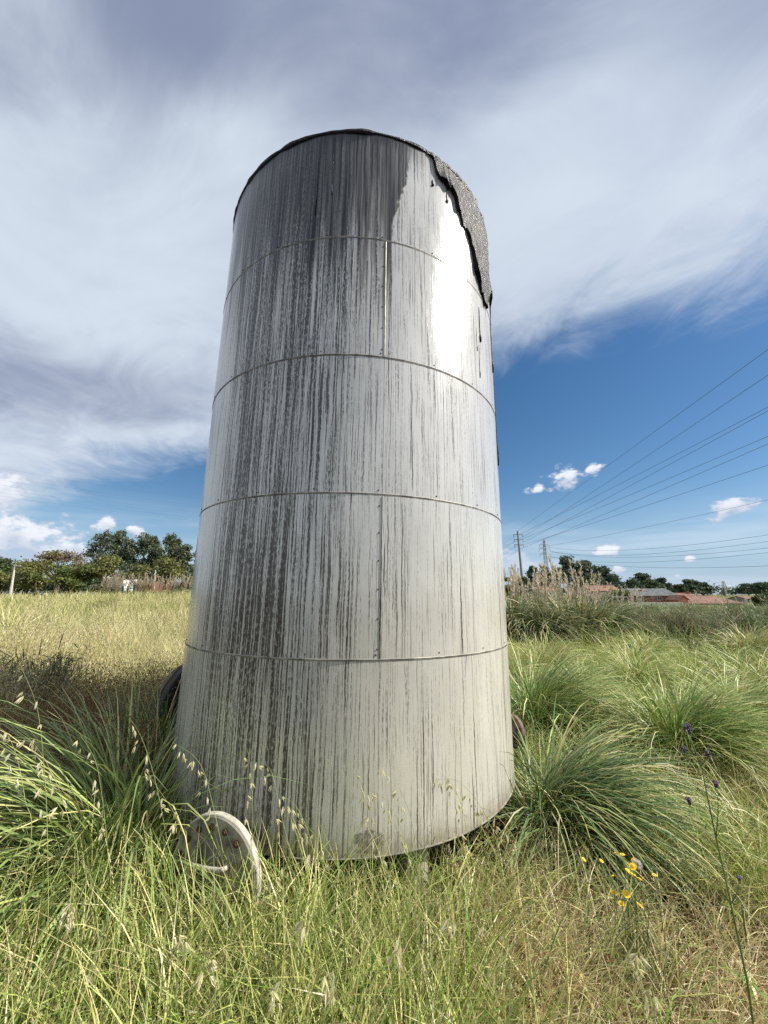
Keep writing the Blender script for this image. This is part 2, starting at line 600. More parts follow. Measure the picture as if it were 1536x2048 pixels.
M['dark_iron'] = plain('dark_iron', (0.045, 0.038, 0.036), 0.65, 0.3, nscale=12, namt=0.5, bump=0.3)
M['rusty_iron'] = plain('rusty_iron', (0.135, 0.100, 0.080), 0.75, 0.2, nscale=18, namt=0.5, bump=0.3)
M['under'] = plain('underside_shade', (0.045, 0.042, 0.038), 0.8, 0.0, nscale=5)  # near-black, the shadow under the tank painted into the colour
M['concrete'] = plain('concrete', (0.36, 0.34, 0.29), 0.9, 0.0, nscale=8, namt=0.3, bump=0.3)


def panel_mesh(th0, th1, z0, z1, r, gap=0.0):
    n = max(4, int(abs(th1 - th0) / R(3.0)))
    nz = 4
    V, F = [], []
    for i in range(n + 1):
        t = th0 + (th1 - th0) * i / n
        for j in range(nz + 1):
            V.append(tp(t, z0 + (z1 - z0) * j / nz, r))
    k = nz + 1
    for i in range(n):
        for j in range(nz):
            a = i * k + j
            F.append((a, a + k, a + k + 1, a + 1))
    for z in (z0, z1):                                # folded-in edges give the sheet its thickness
        o = len(V)
        V += [tp(th0 + (th1 - th0) * i / n, z, q) for q in (r, r - 0.012) for i in range(n + 1)]
        F += [(o + i, o + n + 1 + i, o + n + 2 + i, o + i + 1) for i in range(n)]
    me = bpy.data.meshes.new('cladding_panel')
    me.from_pydata(V, [], F)
    me.update()
    return me


s1 = on_tank(767, 850)[0]
s2 = on_tank(470, 998)[0]
s0 = on_tank(643, 400)[0]
seams = [[s2, s1 + 0.9, s1 + 2.4, s2 - 1.2], [s2, s1, s1 + 1.5, s1 + 3.0], [s2, s1, s1 + 1.6, s1 + 3.0],
         [s2 - 0.4, s1, s1 + 1.5, s1 + 3.0], [s0, s1 + 0.02, s1 + 1.5, s1 + 3.0]]
for ci in range(5):
    z0, z1 = Z0 + COURSE[ci], Z0 + COURSE[ci + 1]
    ss_ = sorted(seams[ci])
    r = TR - 0.0015 * (4 - ci) * 0 + (0.0012 if ci % 2 else 0.0)
    for k in range(len(ss_)):
        a = ss_[k]
        b = ss_[(k + 1) % len(ss_)]
        if b <= a:
            b += 2 * math.pi
        link('cladding_panel', panel_mesh(a + 0.0008, b - 0.0008, z0 + 0.002, z1 - 0.002, r), M['steel'], tank, smooth=True)


def ring(z, prof, n=144, th0=-math.pi, th1=math.pi):
    V, F = [], []
    k = len(prof)
    full = abs(th1 - th0) > 6.28
    cnt = n if full else n + 1
    for i in range(cnt):
        t = th0 + (th1 - th0) * i / n
        for (dr, dz_) in prof:
            V.append(tp(t, z + dz_, TR + dr))
    for i in range(n):
        for j in range(k - 1):
            a, b = i * k + j, ((i + 1) % cnt) * k + j
            F.append((a, b, b + 1, a + 1))
    me = bpy.data.meshes.new('ring_bead')
    me.from_pydata(V, [], F)
    me.update()
    return me


bead = [(-0.004, -0.0060), (0.0025, -0.0060), (0.0030, -0.0025), (0.0008, -0.0020), (0.0008, -0.0004), (0.0035, 0.0005), (0.0045, 0.0030), (0.0030, 0.0058), (-0.004, 0.0060)]
for ci in range(1, 5):
    link('ring_bead', ring(Z0 + COURSE[ci], bead), M['trim'], tank)
link('base_rim', ring(Z0, [(-0.05, 0.006), (-0.05, -0.004), (0.000, -0.005), (0.0035, -0.003), (0.0035, 0.002), (0.001, 0.004), (-0.004, 0.005)]), M['old_paint'], tank, smooth=True)
for ci, th in ((1, s1), (3, s1)):
    mb = MB()
    z0, z1 = Z0 + COURSE[ci] + 0.0115, Z0 + COURSE[ci + 1] - 0.0125
    w = 0.0042 if ci == 3 else 0.0034
    pr = [(-w, -0.003), (-w * 0.8, 0.0030), (0, 0.0055), (w * 0.8, 0.0030), (w, -0.003)]
    V = [tp(th + a / TR, z, TR + 0.0014 + b) for z in (z0, z1) for (a, b) in pr]
    mb.add(V, [(i, i + 1, i + 6, i + 5) for i in range(4)])
    mb.build('seam_strip', M['trim'], tank)
rv = MB()


def rivet(th, z, s=0.0055):
    c = tp(th, z, TR + 0.001)
    n_ = Vector((math.sin(th), -math.cos(th), 0))
    Q = Matrix.Translation(c) @ n_.to_track_quat('Z', 'Y').to_matrix().to_4x4()
    rv.lathe([(s, -0.002), (s, 0.001), (s * 0.6, 0.0035)], Q, 7)


for ci in (1, 3):
    for k in range(6):
        rivet(s1 - 0.014, Z0 + COURSE[ci] + 0.06 + k * 0.175)
for ci in range(1, 5):
    for dth in np.arange(-3.0, 3.1, 0.30):
        rivet(s1 + dth - 0.02, Z0 + COURSE[ci] + 0.028)
tag(rv.build('rivets', M['rust'], tank), kind='stuff')

# roof, underside, supports
mb = MB()
mb.lathe([(TR - 0.02, ZTOP - 0.01), (TR - 0.004, ZTOP + 0.012), (TR - 0.05, ZTOP + 0.03), (0.6, ZTOP + 0.14), (0.05, ZTOP + 0.2)], Matrix(), 96)
mb.build('roof', M['tar'], tank, smooth=True)
mb = MB()
mb.lathe([(1.12, 0.05), (1.12, Z0 + 0.02), (TR - 0.03, Z0 + 0.025), (TR - 0.03, Z0 + 0.06)], Matrix(), 64)
mb.build('base_skirt', M['under'], tank)
for th in (on_tank(850, 1700)[0], on_tank(850, 1700)[0] + 1.57, on_tank(850, 1700)[0] - 1.57, on_tank(850, 1700)[0] + 3.14):
    mb = MB()
    c = tp(th, 0, TR - 0.12)
    mb.lathe([(0.13, -0.1), (0.13, 0.03), (0.075, 0.035), (0.075, Z0 + 0.02)], Matrix.Translation(c), 16)
    mb.build('support_leg', M['concrete'], tank, smooth=False)

# lumpy tar lip around the top edge
n = 360
V, F = [], []
tt = np.linspace(-math.pi, math.pi, n, endpoint=False)
lump = 0.55 * vnoise(tt * TR, tt * 0, 0.06, 21) + 0.45 * vnoise(tt * TR, tt * 0, 0.22, 22)
pr = [(0.0, -1.0), (0.55, -0.85), (0.95, -0.25), (0.9, 0.3), (0.3, 0.62), (-1.2, 0.5)]
for i in range(n):
    s_ = 0.008 + 0.024 * lump[i] ** 1.6
    for (a, b) in pr:
        V.append(tp(tt[i], ZTOP + 0.008 + b * s_ * 1.25, TR + a * s_ * 0.75))
k = len(pr)
for i in range(n):
    for j in range(k - 1):
        a, b = i * k + j, ((i + 1) % n) * k + j
        F.append((a, b, b + 1, a + 1))
me = bpy.data.meshes.new('tar_lip')
me.from_pydata(V, [], F)
me.update()
link('tar_lip', me, M['tar'], tank, smooth=True)

# thick crust of tar hanging over the right side
bp = [on_tank(x, y) for (x, y) in ((852, 304), (864, 335), (874, 362), (886, 376), (896, 398), (906, 402), (913, 428), (922, 455), (932, 474), (938, 498), (944, 520), (950, 556), (957, 574), (961, 596), (966, 611))]
bth = [q[0] for q in bp]
bz = [q[1] for q in bp]
for dth, z in ((0.06, bz[-1] - 0.03), (0.12, bz[-1] + 0.10), (0.25, bz[-1] + 0.35), (0.42, bz[-1] + 0.15), (0.6, bz[-1] + 0.55), (0.85, ZTOP - 0.05)):
    bth.append(bp[-1][0] + dth)
    bz.append(z)
nth, nz = 200, 70
TH = np.linspace(bth[0], bth[-1], nth)
ZL = np.interp(TH, bth, bz) + 0.075 + (vnoise(TH * TR, TH * 0, 0.030, 31) - 0.5) * 0.10 + (vnoise(TH * TR, TH * 0, 0.012, 36) - 0.5) * 0.05
ZL = np.minimum(ZL, ZTOP - 0.02)
V = np.zeros((nth, nz + 2, 3))
for j in range(nz + 2):
    f = max(0, j - 1) / nz
    z = ZL * (1 - f) + (ZTOP + 0.012) * f
    dpt = z - ZL
    nn = vnoise(TH * TR, z * 0.28, 0.022, 32) * 0.45 + vnoise(TH * TR, z * 0.4, 0.07, 33) * 0.75
    off = 0.002 + 0.022 * nn ** 1.3 + 0.030 * np.exp(-(dpt / 0.07)) * np.clip(1.5 * vnoise(TH * TR, z * 0.3, 0.10, 34) - 0.35, 0.02, 1)
    edge = np.minimum(1, np.minimum(TH - TH[0], TH[-1] - TH) / 0.03)
    off = off * (0.3 + 0.7 * edge)
    if j == 0:
        off = off * 0 - 0.004
        z = z + 0.004
    V[:, j, 0] = (TR + off) * np.sin(TH)
    V[:, j, 1] = -(TR + off) * np.cos(TH)
    V[:, j, 2] = z
k = nz + 2
ii = (np.arange(nth - 1)[:, None] * k + np.arange(k - 1)[None]).ravel()
link('tar_crust', np_mesh('tar_crust', V.reshape(-1, 3), np.stack([ii, ii + k, ii + k + 1, ii + 1], 1)), M['tar'], tank, smooth=True)


def drip(px, py0, py1, w, th_add=0.0):
    t0, z0 = on_tank(px, py0)
    _, z1 = on_tank(px, py1)
    t0 += th_add
    pts, rad = [], []
    nn = 9
    for i in range(nn):
        f = i / (nn - 1)
        pts.append(tp(t0 + random.uniform(-0.002, 0.002), z0 + (z1 - z0) * f, TR + w * 0.35))
        rad.append(w * (0.28 + 0.25 * random.random() + (0.75 if f > 0.8 else 0) * (1 if f < 0.99 else 0.5)))
    rad[0] *= 0.4
    mb_ = MB()
    mb_.tube(pts, rad, 7)
    mb_.build('tar_drip', M['tar'], tank, smooth=True)


drip(957, 615, 680, 0.011)
drip(957, 690, 753, 0.006)
drip(952, 655, 700, 0.005)
drip(906, 560, 664, 0.0035)
drip(972, 620, 715, 0.012, 0.13)
drip(980, 720, 905, 0.010, 0.14)
drip(978, 640, 800, 0.009, 0.20)
drip(865, 360, 372, 0.012)
drip(893, 380, 405, 0.009)
drip(640, 280, 430, 0.004)
drip(668, 300, 390, 0.004)

# front inspection cover, low on the left
def frame(c, nrm):
    q = Vector(nrm).normalized().to_track_quat('Z', 'Y')
    return Matrix.Translation(c) @ q.to_matrix().to_4x4()


c_w = Vector((-0.845, 2.25, 0.385))
c_l = TMI @ c_w
nrm = Vector((c_l.x - 0.02, c_l.y, 0)).normalized()
FM = frame(c_l, nrm)
mb = MB()
RC = 0.262
mb.lathe([(RC - 0.012, -0.020), (RC - 0.004, -0.018), (RC - 0.004, 0.012), (RC - 0.008, 0.016), (RC - 0.028, 0.0165), (0.178, 0.0165), (0.172, 0.0125), (0.02, 0.0115)], FM, 64)
cover_o = mb.build('inspection_cover', M['old_paint'], tank)
mb = MB()
mb.lathe([(RC - 0.006, -0.026), (RC + 0.003, -0.023), (RC + 0.003, 0.006), (RC - 0.001, 0.009), (RC - 0.008, 0.009)], FM, 64)
mb.build('cover_rim', M['sunlit_paint'], cover_o)
mb = MB()
mb.lathe([(0.12, -0.34), (0.12, -0.028), (0.05, -0.0275)], FM, 32)
mb.build('nozzle_neck', M['under'], cover_o)  # neck coloured dark to pass for the shade behind the cover
for k in range(16):
    a = 2 * math.pi * (k + 0.3) / 16
    Q = FM @ Matrix.Translation((0.213 * math.cos(a), 0.213 * math.sin(a), 0.016))
    mb = MB()
    mb.lathe([(0.016, 0.0), (0.016, 0.009), (0.013, 0.011), (0.009, 0.011), (0.009, 0.016)], Q, 6)
    mb.build('bolt', M['rust'], cover_o)
hp = [(-0.115, 0.055, 0.0), (-0.112, 0.055, 0.045), (-0.09, 0.055, 0.06), (0.0, 0.062, 0.066), (0.08, 0.07, 0.06), (0.10, 0.072, 0.045), (0.103, 0.072, 0.0)]
mb = MB()
mb.tube([FM @ Vector(q) for q in hp], 0.011, 8)
mb.build('handle', M['sunlit_paint'], cover_o, smooth=True)

# side manhole seen edge-on, left
c_l = TMI @ Vector((-1.93, 4.05, 0.62))
FM = frame(c_l, Vector((c_l.x, c_l.y - 0.05, 0)))
mb = MB()
mb.lathe([(0.30, -0.42), (0.30, -0.06), (0.455, -0.058), (0.465, -0.050), (0.465, -0.006), (0.455, 0.0), (0.25, 0.001)], FM, 48)
mh = mb.build('manhole', M['dark_iron'], tank)
mb = MB()
mb.lathe([(0.455, 0.004), (0.467, 0.008), (0.467, 0.042), (0.455, 0.048), (0.05, 0.052)], FM, 48)
mb.build('manhole_lid', M['rusty_iron'], mh)
for k in range(20):
    a = 2 * math.pi * k / 20
    mb = MB()
    mb.lathe([(0.017, -0.085), (0.017, 0.075)], FM @ Matrix.Translation((0.42 * math.cos(a), 0.42 * math.sin(a), 0)), 6)
    mb.build('bolt', M['rust'], mh)

# small flange on the right
c_l = TMI @ Vector((1.235, 3.98, 0.49))
FM = frame(c_l, Vector((0.93, 0.37, 0)))
mb = MB()
mb.lathe([(0.072, -0.30), (0.072, -0.034), (0.138, -0.032), (0.144, -0.027), (0.144, 0.004), (0.138, 0.008), (0.03, 0.009)], FM, 40)
fl = mb.build('pipe_flange', M['rusty_iron'], tank)
for k in range(8):
    a = 2 * math.pi * (k + 0.4) / 8
    mb = MB()
    mb.lathe([(0.013, -0.052), (0.013, -0.030), (0.013, 0.02)], FM @ Matrix.Translation((0.112 * math.cos(a), 0.112 * math.sin(a), 0)), 6)
    mb.build('bolt', M['trim'] if k in (4, 5, 6) else M['rust'], fl)


# ------------------------------------------------------------------ grass machinery
def blades(base, az_, el0, L, bend, w, col, seg=4, twist=0.6, tip=None, rng=RNG):
    """bending strips. base (N,3); angles, lengths (N,)"""
    N = len(base)
    s = np.linspace(0, 1, seg + 1)
    mid = (s[1:] + s[:-1]) / 2
    elm = el0[:, None] - bend[:, None] * mid[None] ** 1.35
    ca, sa = np.cos(az_)[:, None], np.sin(az_)[:, None]
    D = np.stack([np.cos(elm) * ca, np.cos(elm) * sa, np.sin(elm)], -1)
    P = np.zeros((N, seg + 1, 3))
    P[:, 0] = base
    P[:, 1:] = base[:, None] + np.cumsum(D, 1) * (L / seg)[:, None, None]
    Dn = np.concatenate([D[:, :1], (D[:, 1:] + D[:, :-1]) / 2, D[:, -1:]], 1)
    side = np.stack([-sa, ca, np.zeros_like(sa)], -1) * np.ones((1, seg + 1, 1))
    tw = (rng.normal(0, 1, N) * twist)[:, None, None] * (0.4 + s)[None, :, None]
    side = side * np.cos(tw) + np.cross(Dn, side) * np.sin(tw)
    prof = np.clip(0.75 + 0.9 * s - 1.62 * s ** 2.2, 0.05, 1.0)
    hw = 0.5 * w[:, None, None] * prof[None, :, None]
    V = np.stack([P - side * hw, P + side * hw], 2).reshape(N, -1, 3)
    k = 2 * (seg + 1)
    j = np.arange(seg) * 2
    f = np.stack([j, j + 1, j + 3, j + 2], 1)
    F = (np.arange(N)[:, None, None] * k + f[None]).reshape(-1, 4)
    cc = np.repeat(col[:, None], k, 1)
    if tip is not None:
        ts = np.repeat(s ** 1.6, 2)[None, :, None]
        cc = cc * (1 - ts) + tip[:, None] * ts
    return V.reshape(-1, 3), F, cc.reshape(-1, 3)


def join(parts):
    Vs, Fs, Cs, o = [], [], [], 0
    for V, F, c in parts:
        Vs.append(V)
        Fs.append(F + o)
        Cs.append(c)
        o += len(V)
    return np.concatenate(Vs), np.concatenate(Fs), np.concatenate(Cs)


def spindles(P, D, L, w, col, rng=RNG):
    """seed husks: two crossed diamonds. P start (N,3), D direction (N,3)"""
    N = len(P)
    ref = rng.normal(size=(N, 3))
    a = np.cross(D, ref)
    a /= np.linalg.norm(a, axis=1)[:, None] + 1e-9
    b = np.cross(D, a)
    m_ = P + D * (L * 0.42)[:, None]
    e_ = P + D * L[:, None]
    hw = (w * 0.5)[:, None]
    V = np.stack([P, m_ + a * hw, e_, m_ - a * hw, P, m_ + b * hw, e_, m_ - b * hw], 1)
    F = (np.arange(N)[:, None, None] * 8 + np.array([[0, 1, 2, 3], [4, 5, 6, 7]])[None]).reshape(-1, 4)
    return V.reshape(-1, 3), F, np.repeat(col[:, None], 8, 1).reshape(-1, 3)


def pick(n, table, rng=RNG, jit=0.18):
    """random colours out of a weighted table"""
    w = np.array([t[0] for t in table], float)
    cs = np.array([t[1] for t in table], float)
    i = rng.choice(len(cs), n, p=w / w.sum())
    return cs[i] * (1 + rng.uniform(-jit, jit, (n, 1))) * (1 + rng.uniform(-0.05, 0.05, (n, 3)))


GREEN = (0.120, 0.195, 0.030)
LIME = (0.260, 0.330, 0.055)
YEL = (0.400, 0.415, 0.140)
STRAW = (0.520, 0.440, 0.230)
PALE = (0.640, 0.570, 0.370)
BROWN = (0.150, 0.085, 0.040)
TAN = (0.360, 0.255, 0.130)
RED = (0.260, 0.065, 0.035)


def polar(n, r0, r1, half=56, a0=None, a1=None):
    a0 = R(-half) if a0 is None else R(a0)
    a1 = R(half) if a1 is None else R(a1)
    a = RNG.uniform(a0, a1, n)
    r = np.exp(RNG.uniform(math.log(r0), math.log(r1), n))
    return r * np.sin(a), r * np.cos(a), r


def off_tank(x, y, pad=0.0):
    return np.hypot(x + 0.317, y - 3.772) > TR + pad


def clumped(x, y, s, k):
    """pull points toward clump centres so that the sward is uneven"""
    cx = np.floor(x / s) * s + s * (0.2 + 0.6 * vnoise(np.floor(x / s) * 7.3, np.floor(y / s) * 3.1, 1.0, 51))
    cy = np.floor(y / s) * s + s * (0.2 + 0.6 * vnoise(np.floor(x / s) * 5.7, np.floor(y / s) * 9.1, 1.0, 52))
    return x + (cx - x) * k, y + (cy - y) * k


def to3(x, y, dz_=0.0):
    return np.stack([x, y, ground_h(x, y) + dz_], 1)


def stuff(name, parts, mat, label):
    V, F, c = join(parts)
    o = link(name, np_mesh(name, V, F, c), mat)
    tag(o, label, kind='stuff')
    return o


# ---- foreground sward
def dryness(x, y):
    d = 0.24 + 0.68 * sstep(x, -0.3, 0.8) + 0.5 * (vnoise(x, y, 0.55, 61) - 0.5) + 0.10 * sstep(-y, -1.9, -1.2)
    return np.clip(d, 0.03, 0.97)


parts = []
x, y, r = polar(33000, 1.02, 3.9)
k = off_tank(x, y, -0.10) & (y > 0.8)
x, y, r = x[k], y[k], r[k]
x, y = clumped(x, y, 0.15, 0.75 * RNG.random(len(x)) ** 0.6)
dr = dryness(x, y)
N = len(x)
isdry = RNG.random(N) < dr
col = np.where(isdry[:, None], pick(N, [(4, STRAW), (3, PALE), (2.2, TAN), (1.8, BROWN), (0.6, RED), (1.2, YEL)]), pick(N, [(3, GREEN), (4.5, (0.30, 0.36, 0.085)), (1, (0.07, 0.12, 0.02)), (2.2, YEL)]))
tip = np.where((RNG.random(N) < 0.4)[:, None], pick(N, [(1, STRAW), (1, YEL)]), col)
tall = 0.72 + 0.7 * vnoise(x, y, 0.8, 62)
H = (0.20 + 0.22 * RNG.random(N)) * tall * np.where(isdry, 0.88, 1.12)
H *= 1.0 - 0.30 * sstep(x, 0.2, 1.6) + 0.30 * sstep(-x, 0.6, 1.6)
H *= 0.80 + 0.30 * sstep(r, 1.2, 2.2)
el0 = np.where(isdry, RNG.normal(1.05, 0.28, N), RNG.normal(1.28, 0.18, N))
azb = np.where(RNG.random(N) < 0.45 * (x > 0.2), RNG.normal(-0.6, 0.7, N), RNG.uniform(0, 2 * math.pi, N))
w = RNG.uniform(0.0030, 0.0090, N) * np.where(isdry, 0.75, 1.0)
parts.append(blades(to3(x, y, -0.01), azb, el0, H * 1.25, RNG.uniform(0.3, 1.7, N), w, col, 4, 0.8, tip))
# fine flattened thatch between the stems
x, y, r = polar(17000, 1.02, 3.6)
k = off_tank(x, y, -0.02) & (y > 0.8)
x, y = x[k], y[k]
N = len(x)
parts.append(blades(to3(x, y, 0.01) + np.c_[np.zeros((N, 2)), RNG.uniform(0, 0.12, N)], RNG.uniform(0, 6.28, N), RNG.normal(0.35, 0.3, N), RNG.uniform(0.08, 0.28, N),
                    RNG.uniform(0.2, 0.9, N), RNG.uniform(0.002, 0.0055, N), pick(N, [(3, TAN), (1.6, STRAW), (3, (0.13, 0.085, 0.045)), (0.6, PALE), (0.4, RED)]), 2, 1.0))
stuff('meadow_grass', parts, M['grass'], 'mixed green and straw meadow grass in the foreground')

# tall loose stems standing above the sward
parts = []
x, y, r = polar(2600, 1.3, 3.2, a0=-50, a1=14)
k = off_tank(x, y, 0.06) & (vnoise(x, y, 0.45, 66) > 0.40)
x, y = clumped(x[k], y[k], 0.2, 0.6)
N = len(x)
Ht = RNG.uniform(0.42, 0.80, N) * (1 - 0.35 * sstep(x, -0.5, 0.4))
c_ = pick(N, [(3, (0.25, 0.31, 0.08)), (2, GREEN), (2, YEL), (1.5, STRAW)])
parts.append(blades(to3(x, y), RNG.uniform(0, 6.28, N), RNG.normal(1.38, 0.14, N), Ht, RNG.uniform(0.1, 1.3, N), RNG.uniform(0.0035, 0.0085, N), c_, 6, 0.6,
                    np.where((RNG.random(N) < 0.5)[:, None], pick(N, [(1, STRAW), (1, YEL)]), c_)))
stuff('tall_grass', parts, M['grass'], 'tall loose green and straw stems in front of the tank and cover')

# upright and leaning pale straw on the drier right side
parts = []
x, y, r = polar(15000, 1.05, 3.6, a0=-8, a1=56)
k = off_tank(x, y, 0.0) & (RNG.random(len(x)) < 0.25 + 0.75 * sstep(x, 0.0, 0.8)) & (vnoise(x, y, 0.35, 64) > 0.32)
x, y = clumped(x[k], y[k], 0.12, 0.7)
N = len(x)
parts.append(blades(to3(x, y), RNG.normal(-0.3, 0.9, N), RNG.normal(1.05, 0.25, N), RNG.uniform(0.16, 0.40, N), RNG.uniform(0.2, 1.4, N), RNG.uniform(0.0022, 0.0055, N),
                    pick(N, [(4, PALE), (4, STRAW), (1, YEL), (0.8, (0.44, 0.27, 0.17)), (0.5, (0.34, 0.10, 0.06))]), 4, 0.9))
stuff('straw_grass', parts, M['grass'], 'pale dry straw leaning to the right in the right foreground')

# broad bright leaves among the grass
parts = []
x, y, r = polar(900, 1.05, 2.9)
k = off_tank(x, y, 0.05)
x, y = x[k], y[k]
N = len(x)
parts.append(blades(to3(x, y), RNG.uniform(0, 6.28, N), RNG.normal(1.2, 0.25, N), RNG.uniform(0.25, 0.5, N) * (1.0 - 0.25 * (x > 0.6)), RNG.uniform(0.8, 2.4, N), RNG.uniform(0.009, 0.018, N),
                    pick(N, [(2, (0.14, 0.25, 0.04)), (3, (0.24, 0.36, 0.05)), (0.7, YEL)]), 6, 0.5))
stuff('broad_grass', parts, M['grass'], 'scattered broad bright green grass leaves in the foreground')


# ---- left field of tall wild oats
def field(n, a0, a1, r0, r1, cond, hmin, hmax, table, wk, seg, ell=(1.36, 0.14), bend=(0.1, 0.9), tipt=None):
    x, y, r = polar(n, r0, r1, a0=a0, a1=a1)
    k = cond(x, y) & off_tank(x, y, 0.03)
    x, y, r = x[k], y[k], r[k]
    N = len(x)
    pn = vnoise(x, y, 1.7, 71)
    H = (hmin + (hmax - hmin) * RNG.random(N)) * (0.55 + 0.55 * pn + 0.35 * vnoise(x, y, 0.6, 74)) * (1 - 0.55 * sstep(r, 45, 60))
    col = pick(N, table)
    g_ = (vnoise(x, y, 3.4, 72) + 0.35 * sstep(r, 12, 30) > 0.55)[:, None] & (RNG.random(N) < 0.55)[:, None]
    col = np.where(((vnoise(x, y, 1.3, 76) > 0.68) & (RNG.random(N) < 0.5))[:, None], col * np.array([0.62, 0.58, 0.55]), col)
    col = np.where(g_, pick(N, [(2, LIME), (1, GREEN), (1, YEL)]), col)
    tip = pick(N, tipt) if tipt else None
    w = wk * np.maximum(r, 3.0) * RNG.uniform(0.7, 1.3, N)
    return blades(to3(x, y), RNG.uniform(0, 6.28, N), RNG.normal(*ell, N), H * 1.08, RNG.uniform(*bend, N), w, col, seg, 0.8, tip), (x, y, r, H)


OAT = [(4, YEL), (2.4, STRAW), (2.0, LIME), (1.2, PALE), (0.8, GREEN)]
left = lambda x, y: (x < -1.2) | (y > 9) & (x < 1.0)
parts, oat = [], []
a, q = field(24000, -56, -14, 3.4, 9, lambda x, y: (x < -1.0) & ((y > 4.5) | (x < -3.3)), 0.62, 0.98, OAT, 0.0011, 4, tipt=[(2, STRAW), (2, PALE), (1, YEL)])
parts.append(a); oat.append(q)
a, q = field(34000, -56, 2, 8, 22, left, 0.70, 1.0, OAT, 0.0010, 3, tipt=[(2, STRAW), (2, PALE), (1, YEL)])
parts.append(a); oat.append(q)
a, q = field(26000, -58, 2, 20, 48, left, 0.7, 1.0, OAT, 0.0011, 2, tipt=[(2, STRAW), (1, PALE), (2, YEL)])
parts.append(a); oat.append(q)
# hanging seed husks on those stems
for (x, y, r, H), share, cnt in ((oat[0], 0.50, 5), (oat[1], 0.35, 4), (oat[2], 0.22, 2)):
    k = RNG.random(len(x)) < share * sstep(vnoise(x, y, 2.6, 73), 0.15, 0.6)
    x, y, r, H = (np.repeat(v[k], cnt) for v in (x, y, r, H))
    N = len(x)
    P = to3(x, y) + np.stack([RNG.normal(0, 0.07, N), RNG.normal(0, 0.07, N), H * RNG.uniform(0.80, 1.08, N)], 1)
    D = np.stack([RNG.normal(-0.35, 0.35, N), RNG.normal(0, 0.35, N), -np.ones(N)], 1)
    D /= np.linalg.norm(D, axis=1)[:, None]
    parts.append(spindles(P, D, 0.022 + 0.0022 * r, 0.005 + 0.00075 * r, pick(N, [(3, PALE), (2, STRAW), (1, YEL)])))
stuff('oat_field', parts, M['dry'], 'pale yellow field of tall wild oats to the left of the tank')

# brown dead stems between the tank and the oats
parts = []
x, y, r = polar(15000, 3.0, 6.6, a0=-54, a1=-20)
k = off_tank(x, y, 0.15) & (y > 2.7) & (x < -1.4) & (y < 4.3 + 1.6 * vnoise(x, y, 1.0, 75)) & (x > -3.6 - 0.8 * vnoise(x, y, 0.7, 77))
x, y = x[k], y[k]
N = len(x)
parts.append(blades(to3(x, y), RNG.uniform(0, 6.28, N), RNG.normal(1.25, 0.25, N), RNG.uniform(0.45, 1.0, N), RNG.uniform(0.1, 1.1, N), RNG.uniform(0.003, 0.007, N),
                    pick(N, [(4, (0.36, 0.18, 0.07)), (2, BROWN), (2, TAN), (0.8, STRAW)]), 4, 0.9))
xs, ys = x[::2], y[::2]
N2 = len(xs) * 4
P = np.repeat(to3(xs, ys), 4, 0) + np.stack([RNG.normal(0, 0.06, N2), RNG.normal(0, 0.06, N2), RNG.uniform(0.45, 0.95, N2)], 1)
D = RNG.normal(size=(N2, 3))
D /= np.linalg.norm(D, axis=1)[:, None]
parts.append(spindles(P, D, RNG.uniform(0.012, 0.03, N2), RNG.uniform(0.005, 0.010, N2), pick(N2, [(2, (0.22, 0.11, 0.05)), (1, BROWN), (1, TAN)])))
stuff('dead_weeds', parts, M['dry'], 'rusty brown dead weed stems in the shade left of the tank')

# ---- right-hand field
parts = []
a, _ = field(16000, 8, 57, 3.2, 8, lambda x, y: (x > 1.1) | (y > 5.4), 0.40, 0.72, [(2, LIME), (3, YEL), (3, STRAW), (1, PALE), (1, GREEN)], 0.0012, 4, (1.15, 0.25), (0.5, 1.6))
parts.append(a)
a, _ = field(16000, 4, 57, 7, 14, lambda x, y: (x > 0.3), 0.5, 0.85, [(3, LIME), (3, YEL), (2, STRAW), (1, GREEN)], 0.0012, 3, (1.15, 0.25), (0.5, 1.6))
parts.append(a)
a, _ = field(24000, 2, 58, 13, 85, lambda x, y: (x > 0.3), 0.6, 1.2, [(3, (0.17, 0.23, 0.08)), (2, (0.24, 0.26, 0.11)), (1, (0.30, 0.27, 0.16))], 0.0013, 2, (1.25, 0.2), (0.3, 1.2))
parts.append(a)
stuff('rough_grass', parts, M['grass'], 'yellow green rough grass to the right of the tank')


# ------------------------------------------------------------------ pampas tussocks
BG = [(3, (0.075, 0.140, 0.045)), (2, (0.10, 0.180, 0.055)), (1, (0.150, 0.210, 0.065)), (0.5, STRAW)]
YG = [(3, (0.220, 0.300, 0.075)), (2.4, (0.320, 0.360, 0.110)), (1.2, (0.130, 0.210, 0.055)), (1.0, STRAW)]


def tussock_mesh(n, L0, L1, bend, table, w, lean=None, spread=0.14, seg=7, seed=0, lk=0.7, elm=1.15):
    rng = np.random.default_rng(seed)
    a = rng.uniform(0, 2 * math.pi, n)
    if lean is not None:
        k = rng.random(n) < lk
        a = np.where(k, rng.normal(lean, 0.55, n), a)
    rr = spread * np.sqrt(rng.random(n))
    a2 = rng.uniform(0, 6.28, n)
    base = np.stack([rr * np.cos(a2), rr * np.sin(a2), np.zeros(n) - 0.02], 1)
    el0 = np.clip(rng.normal(elm, 0.22, n), 0.45, 1.55)
    L = rng.uniform(L0, L1, n)
    cols = pick(n, table, rng)
    tip = np.where((rng.random(n) < 0.35)[:, None], pick(n, [(1, STRAW), (1, YEL)], rng), cols)
    V, F, c = blades(base, a, el0, L, rng.uniform(bend[0], bend[1], n), w * rng.uniform(0.7, 1.35, n), cols, seg, 0.35, tip, rng)
    V[:, 2] = np.maximum(V[:, 2], 0.015)
    return np_mesh('tussock_leaves', V, F, c)


